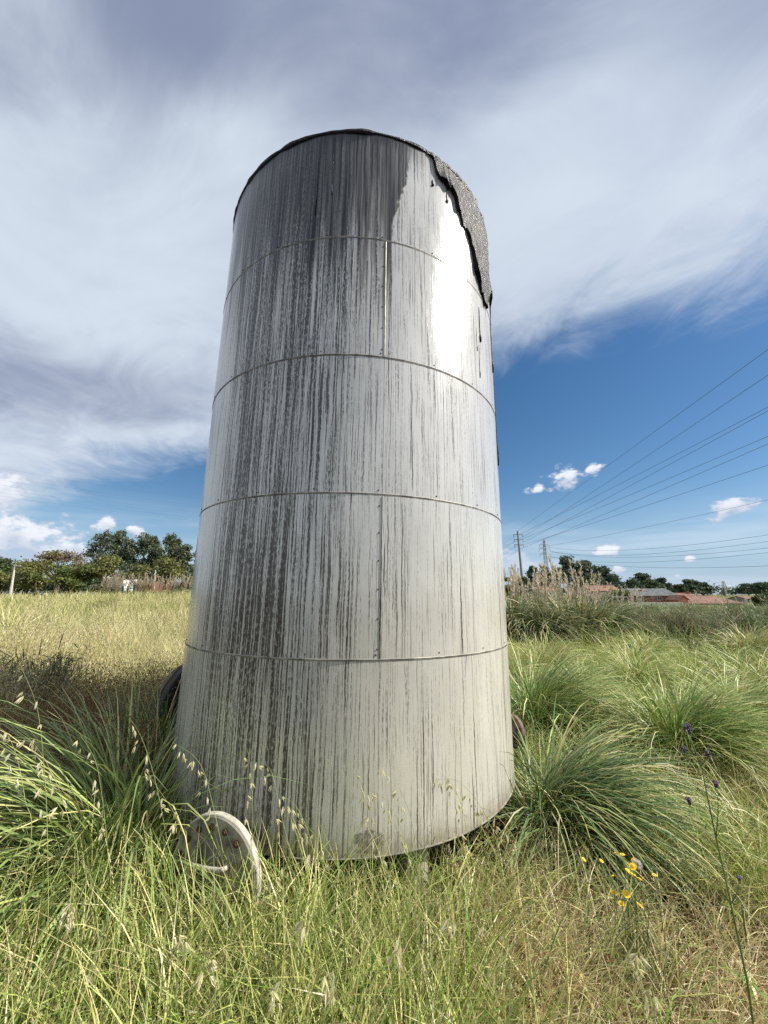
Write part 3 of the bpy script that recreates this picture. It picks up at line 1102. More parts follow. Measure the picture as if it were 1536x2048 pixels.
def tussock(x, y, me, label, rz=0.0, s=1.0, group='pampas grass tussocks round the tank', name='pampas_tussock'):
    o = link(name, me, M['pampas'])
    o.location = (x, y, float(ground_h(x, y)))
    o.rotation_euler = (0, 0, rz)
    o.scale = (s, s, s)
    tag(o, label, 'grass tussock', group)
    return o


tussock(-1.52, 2.60, tussock_mesh(1150, 0.85, 1.70, (0.9, 2.5), [(2, (0.12, 0.19, 0.06)), (3, (0.19, 0.26, 0.085)), (1, (0.30, 0.35, 0.11))], 0.012, lean=3.2, seed=1, lk=0.62),
        'large green tussock arching left beside the round cover plate, in the left foreground')
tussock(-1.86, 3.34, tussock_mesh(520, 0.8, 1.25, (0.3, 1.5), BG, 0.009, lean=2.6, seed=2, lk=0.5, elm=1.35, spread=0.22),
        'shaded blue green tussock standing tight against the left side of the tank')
tussock(-2.55, 2.15, tussock_mesh(700, 0.55, 1.05, (0.9, 2.2), YG, 0.011, lean=3.3, seed=3, lk=0.5),
        'light green tussock at the left edge of the picture')
tussock(1.20, 3.28, tussock_mesh(1300, 0.78, 1.36, (1.0, 2.1), [(3, (0.065, 0.120, 0.042)), (2, (0.10, 0.165, 0.055)), (1.2, (0.22, 0.25, 0.085))], 0.0115, lean=-0.25, seed=4, lk=0.80, elm=0.95),
        'dark green tussock sweeping right from the lower right edge of the tank', group='pampas grass tussocks round the tank')
tussock(1.75, 5.00, tussock_mesh(1500, 0.9, 1.65, (0.8, 2.0), [(3, (0.12, 0.20, 0.06)), (2, (0.18, 0.27, 0.08)), (1, (0.30, 0.34, 0.12))], 0.0125, lean=-0.1, seed=5, lk=0.55),
        'tall green tussock just behind the small pipe flange')
tussock(2.95, 4.30, tussock_mesh(1500, 0.8, 1.5, (0.9, 2.1), [(3, (0.13, 0.22, 0.055)), (3, (0.23, 0.31, 0.08)), (1, (0.36, 0.38, 0.14))], 0.012, lean=-0.3, seed=6, lk=0.45, elm=1.22),
        'upright bright green tussock in the middle of the right side, behind the purple flowers')
fields_m = [tussock_mesh(800, 0.8, 1.4, (0.9, 2.2), YG, 0.016, seed=11, seg=6), tussock_mesh(800, 0.7, 1.3, (1.0, 2.4), YG, 0.016, lean=-0.4, seed=12, seg=6, lk=0.6),
            tussock_mesh(700, 0.8, 1.5, (0.8, 2.0), [(2, (0.36, 0.37, 0.13)), (1.5, STRAW), (2, (0.22, 0.28, 0.075))], 0.016, lean=-0.2, seed=13, seg=6, lk=0.5)]
for i, (px, Y, lab) in enumerate(((95, 17, 'green tussock in the oats near the left edge, far out'), (150, 13, 'green tussock in the middle of the oat field'), (30, 11, 'green tussock in the oats at the left edge'), (255, 15, 'green tussock in the oats, third from the tank'),
                                  (320, 11, 'green tussock in the oats nearest the tank'), (205, 24, 'far green tussock in the oats below the round tree'), (60, 27, 'far green tussock in the oats below the wide olive tree'), (340, 21, 'far green tussock in the oats beside the tank'))):
    q_ = at(px, 1190, Y)
    tussock(q_.x, Y, fields_m[i % 3], lab, rz=i * 1.3, s=0.8 + 0.25 * (i % 3), group='green tussocks in the oat field')
kk = 0
for (tx, ty, lab) in ((3.0, 6.2, 'yellow green tussock behind the bright upright one'), (4.4, 5.2, 'pale tussock at the right edge, level with the purple flowers'), (1.9, 6.9, 'yellow green tussock right behind the tank, left of the row'),
                      (4.4, 7.2, 'yellow tussock in the second row from the tank'), (5.9, 6.4, 'yellow tussock touching the right edge below the bare branch'), (3.2, 8.3, 'pale tussock in the back row under the dark pampas bank'),
                      (5.3, 8.6, 'pale tussock in the back row below the bare branch'), (7.2, 8.4, 'straw tinted tussock in the back row at the right edge'), (2.0, 9.0, 'yellow tussock in the back row next to the tank'),
                      (6.6, 10.2, 'farthest yellow tussock, just in front of the wispy bushes'), (4.1, 10.2, 'far yellow tussock at the foot of the pampas bank'), (9.2, 10.2, 'far yellow tussock at the extreme right'),
                      (2.2, 3.35, 'low drooping tussock left of the yellow flowers')):
    if ty > 3.5:
        tussock(tx, ty, fields_m[kk % 3], lab, rz=0.5 * math.sin(kk * 2.3), s=0.80 + 0.25 * ((kk * 37) % 10) / 10, group='yellow green tussocks in the right field')
    kk += 1


# ------------------------------------------------------------------ pampas bank with plumes
def plume_mesh(rng, h=2.4, lean=0.2, az_=0.0, size=1.0):
    """stem plus feathery head, as thin strips"""
    n = 34
    s = rng.random(n)
    stem_p = lambda q: np.stack([np.cos(az_) * lean * q ** 2, np.sin(az_) * lean * q ** 2, h * q], -1)
    q = 0.74 + 0.26 * s
    base = stem_p(q)
    a = rng.uniform(0, 6.28, n)
    L = size * (0.08 + 0.12 * np.sin(np.pi * np.clip(0.15 + 0.75 * s, 0, 1)))
    V1, F1, c1 = blades(base, a, np.full(n, 1.38), L, rng.uniform(0.4, 1.3, n), np.full(n, 0.028 * size), pick(n, [(2, (0.62, 0.53, 0.41)), (1, (0.50, 0.41, 0.31)), (1, (0.70, 0.63, 0.51))], rng), 2, 0.8, None, rng)
    st = stem_p(np.linspace(0, 1, 6))
    V2, F2, c2 = [], [], []
    for e in (np.array([0.008, 0, 0]), np.array([0, 0.008, 0])):
        V = np.stack([st - e, st + e], 1).reshape(-1, 3)
        j = np.arange(5) * 2
        V2.append((V, np.stack([j, j + 1, j + 3, j + 2], 1), np.tile(np.array([[0.34, 0.28, 0.16]]), (len(V), 1))))
    V, F, c = join([(V1, F1, c1)] + V2)
    return np_mesh('plume', V, F, c)


prng = np.random.default_rng(5)
plumes = [plume_mesh(prng, h, ln, 0.0, sz) for (h, ln, sz) in ((2.5, 0.25, 1.0), (2.2, 0.35, 1.15), (2.8, 0.15, 0.95), (2.0, 0.45, 1.0))]
DARKP = [(3, (0.065, 0.105, 0.042)), (2, (0.11, 0.155, 0.065)), (1.2, (0.20, 0.22, 0.10)), (0.9, (0.34, 0.29, 0.17))]
GREYP = [(3, (0.10, 0.135, 0.065)), (2, (0.17, 0.20, 0.105)), (1, (0.26, 0.25, 0.14)), (1, (0.36, 0.32, 0.20))]
bank_m = [tussock_mesh(900, 1.5, 2.6, (1.0, 2.5), DARKP, 0.036, seed=21, seg=6, spread=0.35), tussock_mesh(900, 1.3, 2.4, (1.0, 2.7), GREYP, 0.036, seed=22, seg=6, spread=0.4),
          tussock_mesh(800, 1.4, 2.6, (0.8, 2.4), DARKP, 0.038, lean=-1.2, seed=23, seg=6, lk=0.4, spread=0.4)]


def pampas(x, y, label, group, np_, k, s=1.0, ps=1.0):
    t = empty('pampas_grass', (x, y, float(ground_h(x, y))))
    t.rotation_euler = (0, 0, k * 1.7)
    tag(t, label, 'pampas grass', group)
    o = link('leaves', bank_m[k % 3], M['pampas'], t)
    o.scale = (s, s, s)
    for i in range(np_):
        o = link('plume', plumes[int(prng.integers(4))], M['plume'], t)
        a = prng.uniform(0, 6.28)
        rr = prng.uniform(0, 0.55) * s
        o.location = (rr * math.cos(a), rr * math.sin(a), 0)
        o.rotation_euler = (prng.normal(0, 0.07), prng.normal(0, 0.07), prng.uniform(0, 6.28))
        q = ps * prng.uniform(0.78, 1.08)
        o.scale = (q, q, q)
    return t


bank = [(1025, 13.0), (1075, 12.6), (1130, 12.8), (1180, 13.2), (1050, 14.6), (1105, 15.0), (1160, 15.2), (1215, 14.6), (1030, 17.0), (1085, 17.5), (1145, 18.0), (1200, 18.0), (1250, 17.0), (1270, 20.5)]
place = ['nearest the tank in the front row', 'second from the tank in the front row', 'third from the tank in the front row', 'at the outer end of the front row',
         'nearest the tank in the middle row', 'second from the tank in the middle row', 'third from the tank in the middle row', 'at the outer end of the middle row',
         'nearest the tank in the back row', 'second from the tank in the back row', 'third from the tank in the back row', 'fourth from the tank in the back row', 'fifth from the tank in the back row', 'standing alone beyond the outer end of the bank']
for i, (px, Y) in enumerate(bank):
    p_ = at(px, 1190, Y)
    sc_ = 0.97 if i < 8 else 1.0
    if px > 1190:
        sc_ *= 0.8
    pampas(p_.x, Y, 'dark pampas grass with pale plumes, ' + place[i], 'pampas grasses in the bank right of the tank', 9 + (i * 5) % 6 if i < 4 else 13, i, sc_, sc_ * (1.0 if px < 1150 else 0.9))
for i, (px, Y) in enumerate(((1385, 26), (1420, 27), (1455, 26), (1490, 28))):
    p_ = at(px, 1190, Y)
    pampas(p_.x, Y, 'small pampas grass before the ' + ['long tiled roof, left end', 'long tiled roof, left of its middle', 'long tiled roof, right of its middle', 'long tiled roof, right end', 'salmon gable', 'brick house window'][i],
           'pampas grasses in front of the brick houses', 7, i, 0.7, 0.72)
for i in range(12):
    px = 212 + i * 15.5
    Y = 41 + 4 * ((i * 7) % 5) / 5
    p_ = at(px, 1190, Y)
    pampas(p_.x, Y, 'distant pampas grass with pink grey plumes at the far edge of the left field', 'pampas grasses along the far edge of the left field', 30, i, 0.62, 0.92)


# ------------------------------------------------------------------ trees
def leaf_cloud(lobes, per, size, cols, rng, clump=0.30, nclump=26, up=0.4):
    """lobes: (centre, radii). Leaf-sized faces gathered into clumps on and inside each lobe"""
    Vs, Cs = [], []
    for (c, rad) in lobes:
        c, rad = np.array(c, float), np.array(rad, float)
        d = rng.normal(size=(nclump, 3))
        d /= np.linalg.norm(d, axis=1)[:, None]
        d[:, 2] = np.where(d[:, 2] < -0.3, -d[:, 2] * 0.6, d[:, 2])
        cc = d * (0.45 + 0.55 * rng.random((nclump, 1)) ** 0.5)
        which = rng.integers(0, nclump, per)
        g = rng.normal(size=(per, 3)) * clump * 0.55
        p_ = (cc[which] + g) * rad + c
        nrm = rng.normal(size=(per, 3)) + (cc[which] * rad / rad.mean()) * 0.9 + np.array([0, 0, up])
        nrm /= np.linalg.norm(nrm, axis=1)[:, None]
        t = np.cross(nrm, rng.normal(size=(per, 3)))
        t /= np.linalg.norm(t, axis=1)[:, None]
        b = np.cross(nrm, t)
        s = size * rng.uniform(0.55, 1.35, (per, 1))
        Vs.append(np.stack([p_ - t * s * 0.6, p_ + b * s * 0.32, p_ + t * s * 0.6, p_ - b * s * 0.32], 1))
        cl = 1.7 * pick(nclump, cols, rng, 0.25)[which] * rng.uniform(0.8, 1.2, (per, 1))
        Cs.append(np.repeat(cl[:, None], 4, 1))
    V = np.concatenate(Vs).reshape(-1, 3)
    F = np.arange(len(V)).reshape(-1, 4)
    return np_mesh('crown', V, F, np.concatenate(Cs).reshape(-1, 3))


OLIVE = [(3, (0.075, 0.080, 0.022)), (2, (0.105, 0.105, 0.030)), (2, (0.055, 0.062, 0.020))]
BRONZE = [(3, (0.100, 0.070, 0.035)), (2, (0.075, 0.062, 0.030)), (1, (0.060, 0.065, 0.024))]
EUC = [(3, (0.045, 0.062, 0.032)), (2, (0.060, 0.078, 0.040)), (1, (0.075, 0.082, 0.048))]
DGREEN = [(3, (0.035, 0.052, 0.020)), (2, (0.050, 0.070, 0.026))]
BLUEG = [(3, (0.040, 0.058, 0.034)), (2, (0.055, 0.074, 0.042))]


def tree(name, px0, px1, ytop, ybase, Y, kind, cols, label, group, seed, dens=1.0):
    """a tree filling the given outline in the photograph, at distance Y"""
    rng = np.random.default_rng(seed)
    pl, pr_ = at(px0, ybase, Y), at(px1, ybase, Y)
    cx = (pl.x + pr_.x) / 2
    ptop = at((px0 + px1) / 2, ytop, Y)
    gz = float(ground_h(cx, Y))
    W = abs(pr_.x - pl.x) * (1.35 if kind == 'euc' else 1.12)
    H = ptop.z - gz
    t = empty(name, (cx, Y, gz))
    tag(t, label, 'tree', group)
    tb = MB()
    lobes = []
    if kind == 'dome':
        th = H * 0.35
        tb.tube([(0, 0, -0.3), (W * 0.02, 0, th * 0.6), (0, 0, th)], [W * 0.045, W * 0.036, W * 0.03], 7)
        for i in range(5):
            a = i * 1.26 + rng.uniform(-.3, .3)
            e = (W * 0.36 * math.cos(a), W * 0.36 * math.sin(a), H * rng.uniform(0.5, 0.68))
            tb.tube([(0, 0, th * 0.9), (e[0] * .5, e[1] * .5, th + (e[2] - th) * .6), e], [W * 0.024, W * 0.016, W * 0.006], 5)
        for i in range(11):
            a = rng.uniform(0, 6.28)
            rr = W * 0.36 * math.sqrt(rng.random())
            zz = H * (0.74 - 0.30 * (rr / (W * 0.36)) ** 2 + rng.uniform(-0.05, 0.05))
            q = W * rng.uniform(0.13, 0.2)
            lobes.append(((rr * math.cos(a), rr * math.sin(a), zz), (q * 1.15, q * 1.15, min(q, H * 0.22) * 0.85)))
        lobes.append(((0, 0, H * 0.84), (W * 0.26, W * 0.26, H * 0.15)))
        mesh = leaf_cloud(lobes, int(330 * dens), 0.0052 * Y, cols, rng, 0.42)
    elif kind == 'bush':
        for i in range(3):
            a = rng.uniform(0, 6.28)
            tb.tube([(0.1 * i, 0, -0.2), (W * 0.15 * math.cos(a), W * 0.15 * math.sin(a), H * 0.5)], [W * 0.03, W * 0.01], 5)
        for i in range(12):
            a = rng.uniform(0, 6.28)
            rr = W * 0.34 * math.sqrt(rng.random())
            q = W * rng.uniform(0.14, 0.22)
            lobes.append(((rr * math.cos(a), rr * math.sin(a), H * rng.uniform(0.25, 0.78)), (q, q, min(q, H * 0.22))))
        mesh = leaf_cloud(lobes, int(330 * dens), 0.0052 * Y, cols, rng, 0.42)
    elif kind == 'euc':
        lean = rng.uniform(-0.05, 0.05) * H
        tb.tube([(0, 0, -0.3), (lean * .4, 0, H * 0.4), (lean * .8, 0, H * 0.75), (lean, 0, H * 0.95)], [H * 0.016, H * 0.012, H * 0.008, H * 0.003], 6)
        for i in range(13):
            f = 0.42 + 0.55 * (i + rng.random()) / 13
            a = rng.uniform(0, 6.28)
            rr = W * 0.36 * (1.12 - f) / 0.6 * rng.uniform(0.35, 1.0)
            q = W * rng.uniform(0.14, 0.25) * (1.25 - 0.6 * (f - 0.5))
            c = (lean * f + rr * math.cos(a), rr * math.sin(a), H * f)
            tb.tube([(lean * f * .9, 0, H * f * 0.90), c], [H * 0.005, H * 0.002], 4)
            lobes.append((c, (q, q, min(q * 1.2, H * 0.085))))
        mesh = leaf_cloud(lobes, int(250 * dens), 0.0046 * Y, cols, rng, 0.45, 18, 0.1)
    else:                                      # spreading, with an uneven open head
        th = H * 0.3
        tb.tube([(0, 0, -0.3), (0, 0, th)], [W * 0.04, W * 0.032], 7)
        for i in range(15):
            a = rng.uniform(0, 6.28)
            rr = W * 0.42 * math.sqrt(rng.random())
            zz = H * (0.90 - 0.42 * (rr / (W * 0.42)) ** 1.5 - 0.28 * rng.random() ** 2)
            q = W * rng.uniform(0.08, 0.15)
            c = (rr * math.cos(a), rr * math.sin(a), zz)
            tb.tube([(0, 0, th * 0.9), (c[0] * 0.5, c[1] * .5, th + (zz - th) * 0.6), c], [W * 0.02, W * 0.012, W * 0.004], 5)
            lobes.append((c, (q * 1.2, q * 1.2, q * 0.75)))
        mesh = leaf_cloud(lobes, int(380 * dens), 0.0048 * Y, cols, rng, 0.5, 22)
    link('crown', mesh, M['leaf'], t)
    tb.build('trunk', M['palebark'] if kind == 'euc' else M['bark'], t, smooth=True)
    return t


GL = 'trees beyond the left field'
GR = 'trees beyond the right field'
T = [
    ('dark_tree', -40, 32, 1113, 1185, 92, 'dome', DGREEN, 'dark green tree at the left edge behind the olive bushes', GL),
    ('olive_bush', -30, 26, 1135, 1185, 74, 'bush', OLIVE, 'olive green bush at the left edge behind the leaning lamp post', GL),
    ('olive_tree', 22, 122, 1121, 1186, 72, 'bush', OLIVE, 'wide olive green tree right of the leaning lamp post', GL),
    ('bronze_tree', 52, 172, 1086, 1180, 88, 'open', BRONZE, 'large open tree with bronze brown foliage', GL),
    ('green_bush', 112, 178, 1128, 1184, 76, 'bush', [(1, (0.06, 0.085, 0.022)), (1, (0.08, 0.095, 0.025))], 'green bush under the bronze brown tree', GL),
    ('eucalyptus', 162, 212, 1066, 1182, 118, 'euc', EUC, 'tallest eucalyptus at the left end of the eucalyptus row', GL),
    ('eucalyptus', 200, 240, 1065, 1182, 122, 'euc', EUC, 'second eucalyptus from the left in the row', GL),
    ('eucalyptus', 228, 262, 1079, 1182, 118, 'euc', EUC, 'third eucalyptus from the left in the row', GL),
    ('eucalyptus', 256, 294, 1073, 1182, 120, 'euc', EUC, 'fourth eucalyptus from the left in the row', GL),
    ('eucalyptus', 284, 316, 1073, 1182, 123, 'euc', EUC, 'fifth eucalyptus from the left in the row', GL),
    ('eucalyptus', 308, 344, 1070, 1182, 118, 'euc', EUC, 'sixth eucalyptus from the left in the row', GL),
    ('eucalyptus', 330, 362, 1081, 1182, 121, 'euc', EUC, 'seventh eucalyptus from the left in the row', GL),
    ('eucalyptus', 346, 378, 1094, 1182, 118, 'euc', EUC, 'shortest eucalyptus at the right end of the row', GL),
    ('eucalyptus', 376, 420, 1092, 1182, 110, 'euc', EUC, 'eucalyptus half hidden behind the left edge of the tank', GL),
    ('round_tree', 176, 246, 1111, 1184, 80, 'dome', OLIVE, 'round headed olive tree in front of the white house', GL),
    ('round_tree', 242, 304, 1127, 1184, 78, 'dome', [(1, (0.055, 0.062, 0.02)), (1, (0.075, 0.078, 0.024))], 'low dark round tree left of the widest round tree', GL),
    ('round_tree', 282, 370, 1113, 1184, 76, 'dome', OLIVE, 'widest round headed olive tree above the dry plumes', GL),
    ('hedge_bush', 360, 398, 1140, 1184, 84, 'bush', DGREEN, 'dark bush beside the left edge of the tank', GL),
    ('hedge_bush', 20, 92, 1152, 1186, 96, 'bush', DGREEN, 'dark bush low behind the wide olive green tree', GL),
    ('hedge_bush', 96, 176, 1150, 1186, 98, 'bush', DGREEN, 'dark bush low behind the bronze brown tree', GL),
    ('hedge_bush', 172, 262, 1146, 1186, 104, 'bush', DGREEN, 'dark bush under the left half of the eucalyptus row', GL),
    ('hedge_bush', 262, 372, 1148, 1186, 104, 'bush', DGREEN, 'dark bush under the right half of the eucalyptus row', GL),
    ('small_bush', 186, 240, 1166, 1192, 43, 'bush', [(1, (0.07, 0.075, 0.04)), (1, (0.10, 0.09, 0.05))], 'grey green bush left of the green fence posts', GL),
    # right
    ('leafy_tree', 998, 1022, 1146, 1200, 100, 'bush', OLIVE, 'small olive tree at the right edge of the tank', GR),
    ('leafy_tree', 1030, 1062, 1142, 1200, 110, 'bush', BLUEG, 'dark tree at the foot of the concrete pole', GR),
    ('eucalyptus', 1058, 1084, 1134, 1200, 125, 'euc', BLUEG, 'thin eucalyptus right of the concrete pole', GR),
    ('eucalyptus', 1080, 1102, 1135, 1200, 128, 'euc', BLUEG, 'thin eucalyptus left of the lattice pylon foot', GR),
    ('leafy_tree', 1092, 1124, 1142, 1200, 122, 'dome', BLUEG, 'dark tree under the lattice pylon', GR),
    ('eucalyptus', 1122, 1158, 1115, 1200, 130, 'euc', BLUEG, 'tall eucalyptus right of the lattice pylon, tallest of its wood', GR),
    ('eucalyptus', 1146, 1184, 1126, 1200, 132, 'euc', BLUEG, 'second tree of the eucalyptus wood left of the red roof', GR),
    ('eucalyptus', 1162, 1200, 1123, 1200, 134, 'euc', BLUEG, 'broad tree in the middle of the eucalyptus wood', GR),
    ('leafy_tree', 1150, 1204, 1146, 1202, 126, 'bush', DGREEN, 'dark undergrowth tree at the front of the eucalyptus wood', GR),
    ('eucalyptus', 1186, 1214, 1134, 1200, 136, 'euc', BLUEG, 'fourth tree of the eucalyptus wood above the red roof', GR),
    ('eucalyptus', 1202, 1232, 1136, 1200, 138, 'euc', BLUEG, 'fifth tree of the eucalyptus wood above the red roof', GR),
    ('leafy_tree', 1212, 1252, 1148, 1202, 134, 'dome', BLUEG, 'low tree at the right end of the eucalyptus wood', GR),
    ('leafy_tree', 1252, 1290, 1158, 1204, 140, 'dome', BLUEG, 'dark tree behind the left end of the brick house', GR),
    ('eucalyptus', 1268, 1306, 1148, 1204, 146, 'euc', BLUEG, 'tallest tree behind the brick house', GR),
    ('leafy_tree', 1284, 1328, 1158, 1204, 142, 'dome', DGREEN, 'dark tree behind the middle of the brick house', GR),
    ('eucalyptus', 1310, 1340, 1158, 1204, 148, 'euc', BLUEG, 'tree behind the right part of the brick house', GR),
    ('leafy_tree', 1332, 1352, 1166, 1206, 146, 'dome', BLUEG, 'small tree behind the right end of the brick house', GR),
    ('leafy_tree', 1348, 1378, 1168, 1206, 150, 'dome', DGREEN, 'left one of two small trees over the salmon gable', GR),
    ('leafy_tree', 1374, 1402, 1160, 1206, 150, 'euc', BLUEG, 'pointed dark tree above the long tiled roof', GR),
    ('leafy_tree', 1390, 1428, 1164, 1206, 152, 'dome', BLUEG, 'round dark tree above the long tiled roof', GR),
    ('leafy_tree', 1486, 1520, 1169, 1212, 150, 'euc', BLUEG, 'tree beyond the far right tiled house', GR),
    ('leafy_tree', 1512, 1552, 1166, 1212, 140, 'euc', BLUEG, 'tree at the right edge of the picture', GR),
    ('leafy_tree', 1518, 1570, 1184, 1222, 60, 'bush', DGREEN, 'dark bush at the right edge before the far houses', GR),
    ('green_bush', 1225, 1268, 1180, 1204, 90, 'bush', [(1, (0.09, 0.11, 0.028)), (1, (0.07, 0.09, 0.025))], 'light green bush left of the brick house', GR),
]
for i, q in enumerate(T):
    tree(*q, seed=200 + i)

# far wood along the horizon
rng = np.random.default_rng(77)
lobes = []
for i in range(150):
    a = R(-62 + 124 * i / 149)
    d = 520 + 90 * rng.random()
    h = rng.uniform(7, 13)
    lobes.append(((d * math.sin(a), d * math.cos(a), h * 0.45), (h * 1.0, h * 1.0, h * 0.62)))
o = link('far_wood', leaf_cloud(lobes, 130, 2.6, BLUEG, rng, 0.5, 14), M['leaf'])
tag(o, 'low dark wood along the horizon', kind='stuff')


# ------------------------------------------------------------------ wispy bushes and the dead branch, right
def wispy(px, Y, hgt, wid, cols, label, seed, n=2600):
    rng = np.random.default_rng(seed)
    p_ = at(px, 1190, Y)
    t = empty('wispy_bush', (p_.x, Y, float(ground_h(p_.x, Y))))
    tag(t, label, 'bush', 'wispy bushes in the right field')
    tb = MB()
    tips = []
    for i in range(22):
        a = rng.uniform(0, 6.28)
        rr = wid * 0.5 * math.sqrt(rng.random())
        e = Vector((rr * math.cos(a), rr * math.sin(a), hgt * rng.uniform(0.6, 1.0)))
        mid_ = Vector((e.x * 0.45, e.y * 0.45, e.z * 0.55))
        tb.tube([(0.05 * math.cos(a), 0.05 * math.sin(a), -0.05), mid_, e], [0.018, 0.012, 0.004], 4, caps=False)
        for f in np.linspace(0.25, 1.0, 10):
            q = mid_ * (f / 0.55) if f < 0.55 else mid_.lerp(e, (f - 0.55) / 0.45)
            tips.append((q.x, q.y, q.z))
    tb.build('stems', M['bark'], t)
    tips = np.array(tips)
    b = tips[rng.integers(0, len(tips), n)] + rng.normal(0, 0.07, (n, 3))
    V, F, c = blades(b, rng.uniform(0, 6.28, n), rng.normal(0.7, 0.5, n), rng.uniform(0.10, 0.30, n), rng.uniform(-0.3, 0.7, n), rng.uniform(0.008, 0.017, n), pick(n, cols, rng), 2, 0.8, None, rng)
    o = link('foliage', np_mesh('foliage', V, F, c), M['leaf'], t)
    return t


WB = [(2, (0.25, 0.22, 0.12)), (2, (0.20, 0.23, 0.11)), (1, (0.34, 0.28, 0.17)), (1, (0.10, 0.14, 0.06))]
WG = [(2, (0.15, 0.21, 0.09)), (1, (0.22, 0.26, 0.11)), (1, (0.09, 0.13, 0.05))]
for i, (px, Y, h_, w_, cl, lb) in enumerate(((1235, 13.4, 1.2, 1.9, WB, 'brownish wispy bush right beside the pampas bank'), (1290, 12.6, 1.2, 2.0, WB, 'brown wispy bush left of the bare branch'),
                                         (1345, 13.2, 1.25, 2.1, WB, 'wispy bush behind the bare branch'), (1400, 12.4, 1.25, 2.0, WB, 'wispy brown bush round the tip of the bare branch'), (1455, 13.0, 1.32, 2.2, WG, 'greener wispy bush right of the bare branch'),
                                         (1510, 12.2, 1.35, 2.1, WG, 'green wispy bush at the right edge'), (1560, 13, 1.6, 2.2, WB, 'wispy bush partly outside the right edge'), (1320, 15.5, 1.22, 2.4, WG, 'green bush in the second row left of centre'),
                                         (1390, 16.5, 1.22, 2.6, WB, 'brownish bush in the second row, middle'), (1470, 16.0, 1.32, 2.6, WB, 'brownish bush in the second row, right'), (1270, 15.2, 1.3, 2.2, WG, 'green bush in the second row beside the pampas bank'))):
    wispy(px, Y, h_, w_, cl, lb, 300 + i)
for px, Y, h_, lb in ((92, 4.5, 1.05, 'dark green leafy weed at the left edge of the tank shadow'), (20, 4.9, 0.95, 'dark weed at the far left above the pale oat husks'), (135, 5.4, 1.0, 'tall thin dark weed among the oats, left of the brown patch')):
    o = wispy(px, Y, h_, 0.8, [(3, (0.05, 0.075, 0.03)), (1, (0.09, 0.10, 0.045)), (1, (0.10, 0.07, 0.04))], lb, 340 + px, 550)
    o.name = 'dark_weed'
    tag(o, lb, 'weed', 'dark weeds left of the tank')
tb = MB()
pp = [at(x, y, Y) for x, y, Y in ((1378, 1300, 11.6), (1400, 1278, 11.5), (1430, 1262, 11.4), (1462, 1245, 11.3), (1490, 1232, 11.3))]
tb.tube(pp, [0.035, 0.03, 0.022, 0.014, 0.005], 6)
for (i0, dxp, dyp) in ((1, 10, -40), (1, -12, -30), (2, 18, -30), (2, 5, -35), (3, 25, -22), (3, 18, 6), (2, 24, -4), (0, -8, -38), (0, 6, -50)):
    a = pp[i0]
    sx, sy = ((1378, 1300), (1400, 1278), (1430, 1262), (1462, 1245))[i0]
    tb.tube([a, at(sx + dxp * .5, sy + dyp * .55, 11.4), at(sx + dxp, sy + dyp, 11.5)], [0.016, 0.010, 0.003], 5)
o = tb.build('dead_branch', M['bark'])
tag(o, 'bare dark branch leaning to the right out of the wispy bushes', 'branch')

# ------------------------------------------------------------------ houses
M['brick'] = None
m, nt, p = new_mat('brick_wall')
tcg = nt.node('ShaderNodeTexCoord')
br = nt.node('ShaderNodeTexBrick')
mp = nt.node('ShaderNodeMapping')
mp.inputs['Rotation'].default_value = (R(90), 0, 0)
nt.l.new(tcg.outputs['Object'], mp.inputs[0])
nt.l.new(mp.outputs[0], br.inputs['Vector'])
br.inputs['Color1'].default_value = (0.30, 0.105, 0.062, 1)
br.inputs['Color2'].default_value = (0.24, 0.085, 0.055, 1)
br.inputs['Mortar'].default_value = (0.26, 0.17, 0.13, 1)
br.inputs['Scale'].default_value = 4.0
bn = nt.noise(S(nt, tcg.outputs['Object']), scale=0.8, detail=5)
nt.link(nt.mix(nt.ss(bn, 0.5, 0.8) * 0.5, S(nt, br.outputs['Color']), (0.16, 0.12, 0.10)), p.inputs['Base Color'])
p.inputs['Roughness'].default_value = 0.9
M['brick'] = m
M['tile'] = plain('roof_tiles', (0.22, 0.115, 0.080), 0.85, nscale=1.5, namt=0.35)
M['browntile'] = plain('brown_roof_tiles', (0.190, 0.095, 0.070), 0.85, nscale=1.2, namt=0.35)
M['sheet'] = plain('fibre_cement_sheet', (0.30, 0.30, 0.29), 0.8, nscale=1.4, namt=0.35)
M['white'] = plain('white_render', (0.72, 0.71, 0.68), 0.8, nscale=2, namt=0.12)
M['grey'] = plain('grey_render', (0.30, 0.29, 0.27), 0.85, nscale=2, namt=0.25)
M['salmon'] = plain('salmon_render', (0.50, 0.20, 0.14), 0.85, nscale=2, namt=0.2)
M['redpaint'] = plain('red_render', (0.22, 0.075, 0.055), 0.85, nscale=2, namt=0.2)
M['glass'] = plain('window_glass', (0.04, 0.05, 0.06), 0.08, nscale=2, spec=0.8)


